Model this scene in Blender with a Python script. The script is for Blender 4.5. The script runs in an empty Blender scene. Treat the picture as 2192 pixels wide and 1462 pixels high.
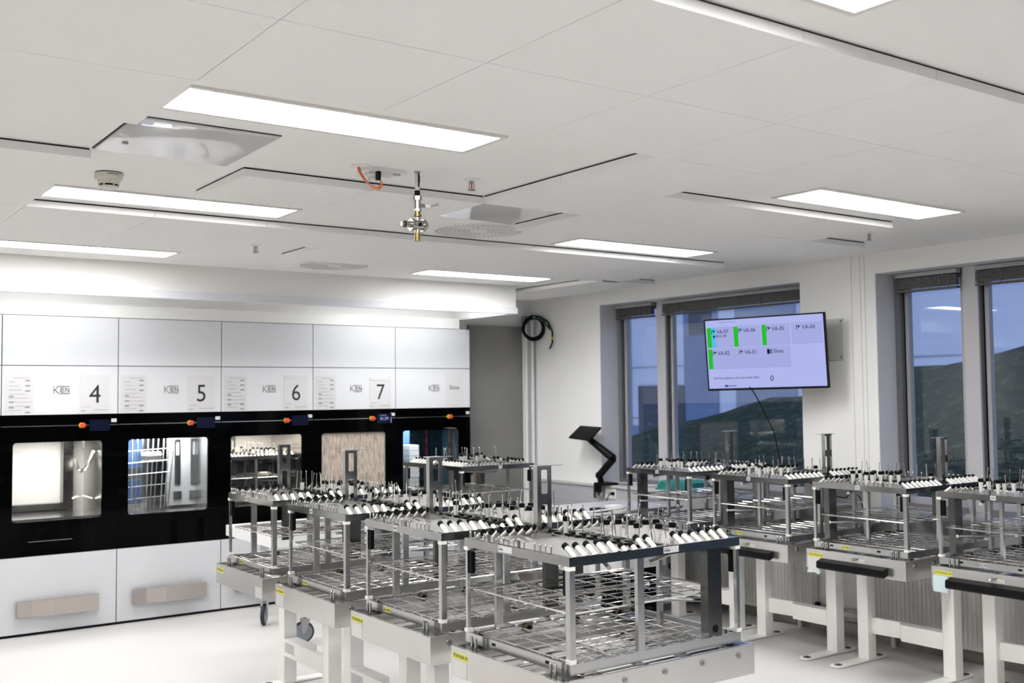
import bpy, math, random
from mathutils import Matrix, Vector
random.seed(7)
COL = bpy.context.scene.collection
PI = math.pi

# ------------------------------------------------------------------ materials
def _p(name):
    m = bpy.data.materials.new(name); m.use_nodes = True
    nt = m.node_tree; b = nt.nodes['Principled BSDF']
    return m, nt, b
def mat(name, col, rough=.5, metal=0., noise=0., nscale=8., bump=0., spec=.5, coat=0., aniso=0.):
    m, nt, b = _p(name)
    b.inputs['Roughness'].default_value = rough; b.inputs['Metallic'].default_value = metal
    b.inputs['Specular IOR Level'].default_value = spec
    b.inputs['Coat Weight'].default_value = coat
    if aniso: b.inputs['Anisotropic'].default_value = aniso
    tc = nt.nodes.new('ShaderNodeTexCoord')
    n = nt.nodes.new('ShaderNodeTexNoise'); n.inputs['Scale'].default_value = nscale; n.inputs['Detail'].default_value = 4
    nt.links.new(tc.outputs['Object'], n.inputs['Vector'])
    r = nt.nodes.new('ShaderNodeValToRGB')
    lo = [max(0, c*(1-noise)) for c in col]; hi = [min(1, c*(1+noise)) for c in col]
    r.color_ramp.elements[0].color = (*lo, 1); r.color_ramp.elements[1].color = (*hi, 1)
    r.color_ramp.elements[0].position = .3; r.color_ramp.elements[1].position = .7
    nt.links.new(n.outputs['Fac'], r.inputs['Fac']); nt.links.new(r.outputs['Color'], b.inputs['Base Color'])
    if bump:
        bn = nt.nodes.new('ShaderNodeBump'); bn.inputs['Strength'].default_value = bump; bn.inputs['Distance'].default_value = .01
        nt.links.new(n.outputs['Fac'], bn.inputs['Height']); nt.links.new(bn.outputs['Normal'], b.inputs['Normal'])
    return m
def emis(name, col, s):
    m = bpy.data.materials.new(name); m.use_nodes = True; nt = m.node_tree
    nt.nodes.clear(); e = nt.nodes.new('ShaderNodeEmission'); o = nt.nodes.new('ShaderNodeOutputMaterial')
    e.inputs['Color'].default_value = (*col, 1); e.inputs['Strength'].default_value = s
    nt.links.new(e.outputs[0], o.inputs['Surface']); return m
def prismatic(name, col, s):
    # micro-prismatic lamp cover: gives less light at flat angles, as low-glare office panels do
    m = emis(name, col, s); nt = m.node_tree; e = [n for n in nt.nodes if n.type == 'EMISSION'][0]
    ge = nt.nodes.new('ShaderNodeNewGeometry'); d = nt.nodes.new('ShaderNodeVectorMath'); d.operation = 'DOT_PRODUCT'
    nt.links.new(ge.outputs['Incoming'], d.inputs[0]); nt.links.new(ge.outputs['Normal'], d.inputs[1])
    mr = nt.nodes.new('ShaderNodeMapRange'); mr.inputs['From Min'].default_value = .10; mr.inputs['From Max'].default_value = .55
    mr.inputs['To Min'].default_value = s*.55; mr.inputs['To Max'].default_value = s
    nt.links.new(d.outputs['Value'], mr.inputs['Value']); nt.links.new(mr.outputs[0], e.inputs['Strength'])
    return m
def glass(name, tint=(1, 1, 1), refl=1.0, rough=0.0):
    # thin pane: clear, with Schlick reflection that is the same on both faces
    m = bpy.data.materials.new(name); m.use_nodes = True; nt = m.node_tree; nt.nodes.clear()
    o = nt.nodes.new('ShaderNodeOutputMaterial'); mx = nt.nodes.new('ShaderNodeMixShader')
    t = nt.nodes.new('ShaderNodeBsdfTransparent'); g = nt.nodes.new('ShaderNodeBsdfGlossy'); ge = nt.nodes.new('ShaderNodeNewGeometry')
    t.inputs['Color'].default_value = (*tint, 1); g.inputs['Roughness'].default_value = rough
    d = nt.nodes.new('ShaderNodeVectorMath'); d.operation = 'DOT_PRODUCT'
    nt.links.new(ge.outputs['Incoming'], d.inputs[0]); nt.links.new(ge.outputs['Normal'], d.inputs[1])
    def mth(op, a, b=None):
        n = nt.nodes.new('ShaderNodeMath'); n.operation = op
        for k, v in enumerate((a, b)):
            if v is None: continue
            if isinstance(v, (int, float)): n.inputs[k].default_value = v
            else: nt.links.new(v, n.inputs[k])
        return n.outputs[0]
    c = mth('ABSOLUTE', d.outputs['Value']); k = mth('SUBTRACT', 1.0, c); k = mth('POWER', k, 5.0)
    k = mth('MULTIPLY', k, .96); k = mth('ADD', k, .04); k = mth('MULTIPLY', k, refl); k = mth('MINIMUM', k, 1.0)
    nt.links.new(k, mx.inputs['Fac']); nt.links.new(t.outputs[0], mx.inputs[1]); nt.links.new(g.outputs[0], mx.inputs[2]); nt.links.new(mx.outputs[0], o.inputs['Surface'])
    return m

M = {}
M['wall'] = mat('wall_paint', (.85, .845, .825), .7, noise=.015, nscale=2)
M['ceil'] = mat('ceiling_paint', (.88, .873, .86), .65, noise=.01, nscale=2)
M['tile'] = mat('acoustic_tile', (.87, .862, .853), .85, noise=.012, nscale=60)
M['gap'] = mat('gap_dark', (.03, .028, .025), .8)
M['seam'] = mat('tile_seam', (.52, .50, .47), .8)
M['lampframe'] = mat('lamp_frame', (.72, .70, .66), .4)
M['lamp'] = prismatic('lamp_diffuser', (1, .994, .984), 28.5)
M['lowlamp'] = prismatic('low_lamp_diffuser', (.97, .98, 1), 14.0)
M['whitefix'] = mat('white_fitting', (.84, .84, .84), .4)
M['white'] = mat('white_enamel', (.62, .625, .65), .22, noise=.01, nscale=3, coat=.3)
M['whitepanel'] = mat('white_door_panel', (.68, .69, .71), .16, noise=.01, nscale=3)
M['lav'] = mat('aluminium_profile', (.72, .72, .76), .35)
M['black'] = mat('black_glass', (.001, .001, .0012), .05, spec=.06)
M['blackp'] = mat('black_plastic', (.004, .004, .0045), .45, spec=.14)
M['rubber'] = mat('rubber', (.02, .022, .026), .7)
M['greywheel'] = mat('grey_wheel', (.22, .24, .27), .5)
M['steel'] = mat('stainless_steel', (.40, .40, .405), .13, metal=1, noise=.05, nscale=9)
M['steelmat'] = mat('brushed_steel', (.56, .56, .56), .22, metal=1, noise=.04, nscale=14)
M['handle'] = mat('satin_handle', (.50, .46, .43), .38, metal=.8)
M['steeldk'] = mat('dark_steel', (.17, .17, .168), .2, metal=1, noise=.06, nscale=9)
M['wire'] = mat('polished_wire', (.72, .71, .69), .16, metal=1)
M['boxsteel'] = mat('box_sheet_steel', (.64, .63, .615), .22, metal=.88, noise=.03, nscale=5)
M['floor'] = None
M['cream'] = mat('cream_lacquer', (.91, .90, .865), .38, noise=.01)
M['nozzle'] = mat('nozzle_plastic', (.84, .82, .77), .35)
M['clip'] = mat('white_clip', (.85, .84, .80), .4)
M['yellow'] = mat('yellow_tape', (.72, .69, .10), .5)
M['ink'] = mat('black_ink', (.012, .012, .012), .6)
M['inkgrey'] = mat('grey_ink', (.05, .05, .055), .6)
M['inkpale'] = mat('pale_ink', (.26, .25, .26), .6)
M['paper'] = mat('paper', (.60, .595, .60), .4)
M['paperw'] = mat('paper_sleeve', (.65, .645, .645), .25)
M['brass'] = mat('brass', (.26, .20, .085), .3, metal=1)
M['nickel'] = mat('nickel', (.40, .39, .36), .28, metal=1)
M['red'] = mat('red_button', (.62, .07, .02), .35)
M['yel2'] = mat('yellow_button_base', (.75, .50, .03), .4)
M['screen'] = mat('display_off', (.006, .008, .022), .12, spec=.2)
M['orange'] = mat('orange_cable', (.62, .17, .05), .45)
M['green'] = mat('green_cloth', (.02, .22, .19), .85, noise=.3, nscale=30, bump=.3)
M['darkcloth'] = mat('dark_cloth', (.012, .02, .028), .85)
M['whitecable'] = mat('white_cable', (.7, .7, .75), .4)
M['frame'] = mat('window_frame_grey', (.18, .185, .205), .45)
M['reveal'] = mat('window_reveal', (.68, .68, .71), .6)
M['mull'] = mat('window_mullion_face', (.50, .49, .51), .45)
M['blind'] = mat('blind_cassette', (.075, .073, .07), .45)
M['blindcap'] = mat('blind_cap', (.34, .34, .34), .4)
M['trunk'] = mat('trunking_grey', (.42, .415, .44), .45)
M['sill'] = mat('window_sill', (.55, .54, .53), .35)
M['skirt'] = mat('skirting', (.32, .30, .28), .8, noise=.12, nscale=20)
M['rad'] = mat('radiator_enamel', (.62, .61, .585), .4)
M['pipe'] = mat('galvanised_pipe', (.42, .43, .43), .35, metal=1)
M['glossgrey'] = mat('gloss_hatch', (.78, .775, .77), .12, noise=.02, nscale=2, coat=.8)
M['detector'] = mat('detector_plastic', (.68, .66, .58), .45)
M['tvglow'] = emis('tv_background', (.44, .48, .86), .90)
M['tvtile'] = emis('tv_tile', (.40, .43, .79), .87)
M['tvline'] = emis('tv_line', (.25, .27, .50), .9)
M['tvgreen'] = emis('tv_green', (.02, .52, .03), .9)
M['tvblue'] = emis('tv_blue', (.12, .50, .80), .9)
M['tvink'] = emis('tv_ink', (.004, .006, .02), 1)
M['tvinkblue'] = emis('tv_ink_blue', (.03, .06, .35), 1)
M['disp'] = emis('display_lit_text', (.35, .40, .9), 1.2)
M['teal'] = mat('teal_wall', (.015, .05, .07), .4)
M['chamber'] = mat('chamber_steel', (.60, .59, .57), .22, metal=1, noise=.1, nscale=6)
M['chamberw'] = mat('chamber_white', (.82, .81, .78), .5)
M['bluebox'] = mat('blue_plastic', (.10, .20, .42), .5)
M['brown'] = mat('dark_brown_top', (.035, .02, .018), .4)
M['film'] = mat('clear_plastic_pocket', (.62, .62, .60), .15, coat=.6)
M['bluefilm'] = mat('blue_plastic_film', (.58, .70, .74), .25)
M['facade'] = mat('facade_panel', (.50, .52, .60), .6, noise=.03, nscale=.6)
M['facadeg'] = mat('facade_grey', (.22, .24, .30), .6, noise=.05, nscale=.8)
M['facadeb'] = mat('facade_blue', (.12, .165, .27), .6)
M['facwin'] = mat('facade_window', (.03, .035, .05), .15)
M['amber'] = mat('amber_room', (.35, .20, .10), .6)
M['glass'] = glass('window_glass', (.90, .94, 1.0), 1.0)
M['glassdoor'] = glass('machine_glass', (.90, .91, .92), .8)

# floor: pale vinyl with fine speckle
m, nt, b = _p('vinyl_floor')
tc = nt.nodes.new('ShaderNodeTexCoord'); n = nt.nodes.new('ShaderNodeTexNoise'); n.inputs['Scale'].default_value = 120
n2 = nt.nodes.new('ShaderNodeTexNoise'); n2.inputs['Scale'].default_value = 1.4
r = nt.nodes.new('ShaderNodeValToRGB'); r.color_ramp.elements[0].color = (.52, .505, .49, 1); r.color_ramp.elements[1].color = (.67, .652, .638, 1)
r.color_ramp.elements[0].position = .3; r.color_ramp.elements[1].position = .62
mxr = nt.nodes.new('ShaderNodeMapRange'); mxr.inputs['To Min'].default_value = .42; mxr.inputs['To Max'].default_value = .55; b.inputs['Specular IOR Level'].default_value = .35
nt.links.new(tc.outputs['Object'], n.inputs['Vector']); nt.links.new(tc.outputs['Object'], n2.inputs['Vector'])
nt.links.new(n.outputs['Fac'], r.inputs['Fac']); nt.links.new(r.outputs['Color'], b.inputs['Base Color'])
nt.links.new(n2.outputs['Fac'], mxr.inputs['Value']); nt.links.new(mxr.outputs[0], b.inputs['Roughness'])
M['floor'] = m
# perforated sheet: regular holes
m, nt, b = _p('perforated_sheet')
b.inputs['Metallic'].default_value = .85; b.inputs['Roughness'].default_value = .38
tc = nt.nodes.new('ShaderNodeTexCoord'); v = nt.nodes.new('ShaderNodeTexVoronoi'); v.inputs['Scale'].default_value = 120; v.inputs['Randomness'].default_value = 0
mp = nt.nodes.new('ShaderNodeMapping'); mp.inputs['Rotation'].default_value = (0, 0, PI/4)
r = nt.nodes.new('ShaderNodeValToRGB'); r.color_ramp.interpolation = 'LINEAR'
r.color_ramp.elements[0].color = (.10, .10, .10, 1); r.color_ramp.elements[1].color = (.50, .49, .475, 1)
r.color_ramp.elements[0].position = .30; r.color_ramp.elements[1].position = .36
nt.links.new(tc.outputs['Object'], mp.inputs['Vector']); nt.links.new(mp.outputs[0], v.inputs['Vector'])
nt.links.new(v.outputs['Distance'], r.inputs['Fac']); nt.links.new(r.outputs['Color'], b.inputs['Base Color'])
M['perf'] = m
# grass bank
m, nt, b = _p('grass_bank'); b.inputs['Roughness'].default_value = .9
tc = nt.nodes.new('ShaderNodeTexCoord'); n = nt.nodes.new('ShaderNodeTexNoise'); n.inputs['Scale'].default_value = 6.5; n.inputs['Detail'].default_value = 12; n.inputs['Roughness'].default_value = .78
r = nt.nodes.new('ShaderNodeValToRGB'); r.color_ramp.elements[0].color = (.004, .012, .003, 1); r.color_ramp.elements[1].color = (.17, .20, .085, 1)
r.color_ramp.elements[0].position = .36; r.color_ramp.elements[1].position = .68
e = r.color_ramp.elements.new(.54); e.color = (.026, .060, .014, 1)
nt.links.new(tc.outputs['Object'], n.inputs['Vector']); nt.links.new(n.outputs['Fac'], r.inputs['Fac']); nt.links.new(r.outputs['Color'], b.inputs['Base Color'])
bn = nt.nodes.new('ShaderNodeBump'); bn.inputs['Strength'].default_value = 1; bn.inputs['Distance'].default_value = .2
nt.links.new(n.outputs['Fac'], bn.inputs['Height']); nt.links.new(bn.outputs['Normal'], b.inputs['Normal'])
M['grass'] = m
# wet glass of the running machine: warm streaks and droplets
m, nt, b = _p('wet_steamy_glass'); b.inputs['Roughness'].default_value = .25
tc = nt.nodes.new('ShaderNodeTexCoord'); mp = nt.nodes.new('ShaderNodeMapping'); mp.inputs['Scale'].default_value = (34, 1, 5)
n = nt.nodes.new('ShaderNodeTexNoise'); n.inputs['Scale'].default_value = 2.2; n.inputs['Detail'].default_value = 8; n.inputs['Roughness'].default_value = .65
r = nt.nodes.new('ShaderNodeValToRGB'); r.color_ramp.elements[0].color = (.24, .19, .15, 1); r.color_ramp.elements[1].color = (.66, .57, .48, 1)
r.color_ramp.elements[0].position = .32; r.color_ramp.elements[1].position = .66
nt.links.new(tc.outputs['Object'], mp.inputs['Vector']); nt.links.new(mp.outputs[0], n.inputs['Vector']); nt.links.new(n.outputs['Fac'], r.inputs['Fac'])
nt.links.new(r.outputs['Color'], b.inputs['Base Color'])
bn = nt.nodes.new('ShaderNodeBump'); bn.inputs['Strength'].default_value = .5; nt.links.new(n.outputs['Fac'], bn.inputs['Height']); nt.links.new(bn.outputs['Normal'], b.inputs['Normal'])
M['steam'] = m

# ------------------------------------------------------------------ mesh helpers
class MB:
    def __init__(s): s.v = []; s.f = []; s.mi = []; s.cur = 0
    def add(s, vs, fs):
        o = len(s.v); s.v += [tuple(p) for p in vs]; s.f += [tuple(i+o for i in f) for f in fs]; s.mi += [s.cur]*len(fs); return s
    def box(s, x0, y0, z0, x1, y1, z1, mt=None):
        if x0 > x1: x0, x1 = x1, x0
        if y0 > y1: y0, y1 = y1, y0
        if z0 > z1: z0, z1 = z1, z0
        vs = [Vector(p) for p in ((x0,y0,z0),(x1,y0,z0),(x1,y1,z0),(x0,y1,z0),(x0,y0,z1),(x1,y0,z1),(x1,y1,z1),(x0,y1,z1))]
        if mt is not None: vs = [mt @ p for p in vs]
        return s.add(vs, [(0,3,2,1),(4,5,6,7),(0,1,5,4),(1,2,6,5),(2,3,7,6),(3,0,4,7)])
    def cyl(s, p0, p1, r0, r1=None, n=10, caps=True):
        r1 = r0 if r1 is None else r1
        p0 = Vector(p0); p1 = Vector(p1); d = (p1-p0).normalized()
        a = Vector((0,0,1)) if abs(d.z) < .9 else Vector((1,0,0))
        u = d.cross(a).normalized(); w = d.cross(u)
        vs = []
        for p, r in ((p0, r0), (p1, r1)):
            for k in range(n):
                t = 2*PI*k/n; vs.append(p + (u*math.cos(t)+w*math.sin(t))*r)
        fs = [(k, k+n, (k+1)%n+n, (k+1)%n) for k in range(n)]
        if caps: fs += [tuple(range(n)), tuple(range(2*n-1, n-1, -1))]
        return s.add(vs, fs)
    def lathe(s, prof, c=(0,0,0), n=20, axis='Z'):
        vs = []
        for r, z in prof:
            for k in range(n):
                t = 2*PI*k/n; x, y = r*math.cos(t), r*math.sin(t)
                p = (x, y, z) if axis == 'Z' else ((z, x, y) if axis == 'X' else (x, z, y))
                vs.append((p[0]+c[0], p[1]+c[1], p[2]+c[2]))
        fs = []
        for i in range(len(prof)-1):
            for k in range(n): fs.append((i*n+k, i*n+(k+1)%n, (i+1)*n+(k+1)%n, (i+1)*n+k))
        fs += [tuple(range(n-1, -1, -1)), tuple(range((len(prof)-1)*n, len(prof)*n))]
        return s.add(vs, fs)
    def prism(s, pts, t0, t1, axis='Z'):
        # pts in the two other axes (in order xyz), extruded along axis
        def P(a, b, t):
            return {'Z': (a, b, t), 'Y': (a, t, b), 'X': (t, a, b)}[axis]
        n = len(pts); vs = [P(a, b, t0) for a, b in pts] + [P(a, b, t1) for a, b in pts]
        fs = [tuple(range(n)), tuple(range(2*n-1, n-1, -1))] + [(k, k+n, (k+1)%n+n, (k+1)%n) for k in range(n)]
        return s.add(vs, fs)
    def tube(s, pts, r, n=8):
        pts = [Vector(p) for p in pts]
        rings = []; prev = None
        for i, p in enumerate(pts):
            d = (pts[min(i+1, len(pts)-1)] - pts[max(i-1, 0)]).normalized()
            if prev is None:
                a = Vector((0,0,1)) if abs(d.z) < .9 else Vector((1,0,0)); u = d.cross(a).normalized()
            else: u = (prev - d*prev.dot(d)).normalized()
            prev = u; w = d.cross(u)
            rings.append([p + (u*math.cos(2*PI*k/n) + w*math.sin(2*PI*k/n))*r for k in range(n)])
        vs = [q for ring in rings for q in ring]; fs = []
        for i in range(len(rings)-1):
            for k in range(n): fs.append((i*n+k, i*n+(k+1)%n, (i+1)*n+(k+1)%n, (i+1)*n+k))
        fs += [tuple(range(n)), tuple(range(len(vs)-1, len(vs)-n-1, -1))]
        return s.add(vs, fs)
    def framebox(s, x0, z0, x1, z1, hx0, hz0, hx1, hz1, y0, y1, rad=.03, mt=None):
        # plate in the XZ plane with a rounded rectangular hole
        def rr(n=5):
            out = []
            for cx, cz, a0 in ((hx1-rad, hz1-rad, 0), (hx0+rad, hz1-rad, 90), (hx0+rad, hz0+rad, 180), (hx1-rad, hz0+rad, 270)):
                for k in range(n): a = math.radians(a0+90*k/(n-1)); out.append((cx+rad*math.cos(a), cz+rad*math.sin(a)))
            return out
        inner = rr(); n = 5
        outer = []
        for cx, cz in ((x1, z1), (x0, z1), (x0, z0), (x1, z0)): outer += [(cx, cz)]*n
        N = len(inner); vs = []
        for y in (y0, y1):
            vs += [Vector((a, y, b)) for a, b in inner] + [Vector((a, y, b)) for a, b in outer]
        if mt is not None: vs = [mt @ p for p in vs]
        fs = []
        for k in range(N):
            j = (k+1) % N
            if outer[k] == outer[j]: fs += [(k, j, N+k), (2*N+j, 2*N+k, 3*N+k)]
            else: fs += [(k, j, N+j, N+k), (2*N+j, 2*N+k, 3*N+k, 3*N+j), (N+k, N+j, 3*N+j, 3*N+k)]
            fs.append((j, k, 2*N+k, 2*N+j))
        return s.add(vs, fs)
    def mesh(s, name, mats, smooth=False):
        me = bpy.data.meshes.new(name); me.from_pydata(s.v, [], s.f); me.update()
        mats = mats if isinstance(mats, (list, tuple)) else [mats]
        for m_ in mats: me.materials.append(m_)
        for p, i in zip(me.polygons, s.mi): p.material_index = i; p.use_smooth = smooth
        import bmesh
        bm = bmesh.new(); bm.from_mesh(me); bmesh.ops.recalc_face_normals(bm, faces=bm.faces); bm.to_mesh(me); bm.free()
        if smooth:
            try: me.set_sharp_from_angle(angle=math.radians(40))
            except Exception: pass
        return me
    def build(s, name, mats, parent=None, smooth=False, loc=(0,0,0), rot=(0,0,0)):
        o = bpy.data.objects.new(name, s.mesh(name, mats, smooth)); COL.objects.link(o)
        o.parent = parent; o.location = loc; o.rotation_euler = rot
        return o
def tag(o, label=None, cat=None, group=None, kind=None):
    for k, v_ in (('label', label), ('category', cat), ('group', group), ('kind', kind)):
        if v_: o[k] = v_
    return o
def thing(name, loc, label, cat, group=None, rz=0):
    o = bpy.data.objects.new(name, None); COL.objects.link(o); o.location = loc; o.rotation_euler = (0, 0, rz)
    o.empty_display_size = .1
    return tag(o, label, cat, group)
def inst(name, me, parent, loc=(0,0,0), rot=(0,0,0)):
    o = bpy.data.objects.new(name, me); COL.objects.link(o); o.parent = parent; o.location = loc; o.rotation_euler = rot; return o
def copy_tree(o, parent=None):
    c = o.copy(); COL.objects.link(c); c.parent = parent
    for ch in list(o.children): copy_tree(ch, c)
    return c
FX = Matrix(((0,0,-1),(-1,0,0),(0,1,0))).to_4x4()      # face looking to -X : right=-Y, up=Z
FPX = Matrix(((0,0,1),(1,0,0),(0,1,0))).to_4x4()       # face looking to +X : right=+Y
FY = Matrix(((1,0,0),(0,0,-1),(0,1,0))).to_4x4()       # face looking to -Y : right=+X
def text_mesh(body, size, m_, frame, loc, align='CENTER', ext=.0004, sx=1.0):
    cu = bpy.data.curves.new('txt', 'FONT'); cu.body = body; cu.size = size; cu.extrude = ext
    cu.align_x = align; cu.align_y = 'CENTER'; cu.resolution_u = 3
    o = bpy.data.objects.new('txt', cu); COL.objects.link(o)
    dg = bpy.context.evaluated_depsgraph_get()
    me = bpy.data.meshes.new_from_object(o.evaluated_get(dg))
    bpy.data.objects.remove(o); 
    me.transform(Matrix.Translation(Vector(loc)) @ frame @ Matrix.Diagonal((sx, 1, 1, 1)))
    me.materials.clear(); me.materials.append(m_)
    return me
def text(name, body, size, m_, parent, frame, loc, align='CENTER', ext=.0004, sx=1.0):
    me = text_mesh(body, size, m_, frame, loc, align, ext, sx); me.name = name
    return inst(name, me, parent)
def struct(o): o['kind'] = 'structure'; return o

# ------------------------------------------------------------------ room shell
H = 2.8; XW = 6.6
struct(MB().box(-5, -5, -.1, 7.2, 9.75, 0).build('floor', M['floor']))
struct(MB().box(-5, -5, H, XW+.4, 9.75, H+.15).build('ceiling', M['ceil']))
# window wall with two openings
W1 = (5.397, 7.81); W2 = (1.9, 4.716); W3 = (-1.6, 1.2); SILL = .935; LINT = 2.655
w = MB()
w.box(XW, -5, 0, XW+.35, 9.2, SILL); w.box(XW, -5, LINT, XW+.35, 9.2, H)
for a, b_ in ((W1[1], 9.2), (W2[1], W1[0]), (W3[1], W2[0]), (-5, W3[0])): w.box(XW, a, SILL, XW+.35, b_, LINT)
wr = struct(w.build('wall_right', M['wall']))
q = MB(); q.box(-5, 8.93, 0, .64, 9.2, H); q.box(5.752, 8.93, 0, XW, 9.2, H); q.box(.64, 8.93, 2.452, 5.752, 9.2, H); struct(q.build('wall_back', M['wall']))
for nm, pts in (('wall_front', (-5, -5.2, XW+.35, -5)), ('wall_left', (-5.2, -5, -5, 9.2))):
    struct(MB().box(pts[0], pts[1], 0, pts[2], pts[3], H).build(nm, M['wall'] if nm != 'wall_front' else mat('dark_reflection_wall', (.07, .09, .125), .5)))  # unseen front wall coloured dark to deepen reflections in the steel
# panel joints in the window wall pier
j = MB()
for y in (4.92, 4.842, 4.805): j.box(XW-.0015, y-.0016, .95, XW, y+.0016, 2.8)
struct(j.build('trim_1', M['seam']))
# grey reveals (plaster lining) of the windows
for i, (a, b_) in enumerate((W1, W2, W3)):
    rv = MB(); rv.box(XW+.002, a, LINT-.004, XW+.22, b_, LINT); rv.box(XW+.002, b_-.004, SILL, XW+.22, b_, LINT-.004); rv.box(XW+.002, a, SILL, XW+.22, a+.004, LINT-.004)
    struct(rv.build('trim_%d' % (i+2), M['reveal']))
# skirting, sill boards
struct(MB().box(XW-.012, -5, 0, XW, 8.93, .10).build('baseboard_right', M['skirt']))
for k, (a, b_) in enumerate(((-5, 4.85), (4.85, 8.93))):
    struct(MB().box(6.565, a, .915, 6.82, b_, .937).build('trim_%d' % (k+6), M['sill']))
# windows: frames, mullions, sashes, glass
def window(n, y0, y1, mulls):
    root = bpy.data.objects.new('window_%d' % n, None); COL.objects.link(root); struct(root)
    X0, X1 = 6.82, 6.92; z0, z1 = SILL+.002, LINT-.004
    f = MB(); t = .05
    f.box(X0, y0, z0, X1, y0+t, z1); f.box(X0, y1-t, z0, X1, y1, z1); f.box(X0, y0+t, z0, X1, y1-t, z0+t); f.box(X0, y0+t, z1-t, X1, y1-t, z1)
    f.build('window_frame', M['frame'], root)
    for y in mulls:
        q = MB(); q.box(X0-.02, y-.055, z0, X0, y+.055, z1); q.build('mullion_face', M['mull'], root)
        q = MB(); q.box(X0, y-.055, z0, X1, y+.055, z1); q.build('mullion', M['frame'], root)
    edges = [y0+t] + [e for y in sorted(mulls) for e in (y-.055, y+.055)] + [y1-t]
    for k in range(0, len(edges), 2):
        a, b_ = edges[k], edges[k+1]
        s_ = MB(); u = .045; zz0, zz1 = z0+t, z1-t
        s_.box(X0+.045, a, zz0, X0+.085, a+.02, zz1); s_.box(X0+.045, b_-.02, zz0, X0+.085, b_, zz1)
        s_.build('seal', M['blackp'], root)
        s_ = MB()
        s_.box(X0+.03, a+.02, zz0+u, X0+.08, a+.02+.028, zz1); s_.box(X0+.03, b_-.048, zz0+u, X0+.08, b_-.02, zz1)
        s_.box(X0+.03, a+.02, zz0, X0+.08, b_-.02, zz0+u)
        s_.build('sash', M['trunk'], root)
        MB().box(X0+.05, a+.048, zz0+u, X0+.054, b_-.048, zz1).build('pane', M['glass'], root)
        bl = MB(); bl.box(X0-.075, a+.012, z1-.035, X0-.02, b_-.012, z1-.005); bl.build('blind_head_rail', M['blindcap'], root)
        bl = MB()
        for q in range(7): bl.box(X0-.07, a+.015, z1-.05-.011*q, X0-.025, b_-.015, z1-.042-.011*q)
        for q in range(1, 7):
            yy = a + (b_-a)*q/7; bl.box(X0-.073, yy-.004, z1-.13, X0-.071, yy+.004, z1-.04)
        bl.box(X0-.072, a+.014, z1-.14, X0-.023, b_-.014, z1-.125)
        bl.build('raised_blind', M['blind'], root)
window(1, W1[0], W1[1], [7.175]); window(2, W2[0], W2[1], [4.10, 2.6]); window(3, W3[0], W3[1], [0.2])

# ------------------------------------------------------------------ ceiling islands of acoustic tiles
GX = [1.065+.6225*k for k in range(-9, 9)]          # ... 1.065, 1.69, 2.31, 2.93, 3.555, 4.18, 4.80, 5.42, 6.045
GXV = {0: 1.065, 1: 1.70, 2: 2.325, 3: 2.955, 4: 3.585, 5: 4.20, 6: 4.825, 7: 5.44, 8: 6.035}
def gx(i): return GXV.get(i, 1.065+.625*i)
GY = [1.87, 2.50, 3.13, 3.755, 4.385, 5.005, 5.65, 6.29, 6.92]
L0 = -9
cells = set()
for i in range(L0, 8): cells |= {(i, 0), (i, 1)}
for i in range(L0, 0):
    for jj in (2, 4, 5): cells.add((i, jj))
cells.add((3, 2))
for i in (3, 4, 5, 6): cells.add((i, 3))
for i in (1, 2, 4, 5, 6, 7): cells.add((i, 4))
for i in range(L0, 8): cells.add((i, 6))
for i in range(L0, 2): cells.add((i, 7))
for i in range(3, 8): cells.add((i, 7))
isl = MB(); seam = MB(); gapm = MB()
for i, jj in cells:
    x0, x1, y0, y1 = gx(i), gx(i+1), GY[jj], GY[jj+1]
    g = .0012
    bx0 = x0+(g if (i-1, jj) in cells else 0); bx1 = x1-(g if (i+1, jj) in cells else 0)
    by0 = y0+(g if (i, jj-1) in cells else 0); by1 = y1-(g if (i, jj+1) in cells else 0)
    isl.box(bx0, by0, 2.76, bx1, by1, 2.7925)
    gapm.box(x0+.004, y0+.004, 2.7925, x1-.004, y1-.004, 2.7995)
    seam.box(x0-(.001 if (i-1, jj) in cells else -.004), y0-(.001 if (i, jj-1) in cells else -.004), 2.7635, x1+(.001 if (i+1, jj) in cells else -.004), y1+(.001 if (i, jj+1) in cells else -.004), 2.768)
tag(isl.build('ceiling_islands', M['tile']), kind='structure'); 
bpy.data.objects['ceiling_islands'].name = 'trim_10'
struct(gapm.build('trim_11', M['gap'])); struct(seam.build('trim_12', M['seam']))
# perimeter island near the back right corner
q = MB(); q.box(5.84, 6.86, 2.76, 6.44, 7.765, 2.7925); q.box(5.84, 7.768, 2.76, 6.44, 8.72, 2.7925); struct(q.build('trim_13', M['tile']))
struct(MB().box(5.845, 6.865, 2.7925, 6.435, 8.715, 2.7995).build('trim_14', M['gap']))

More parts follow.
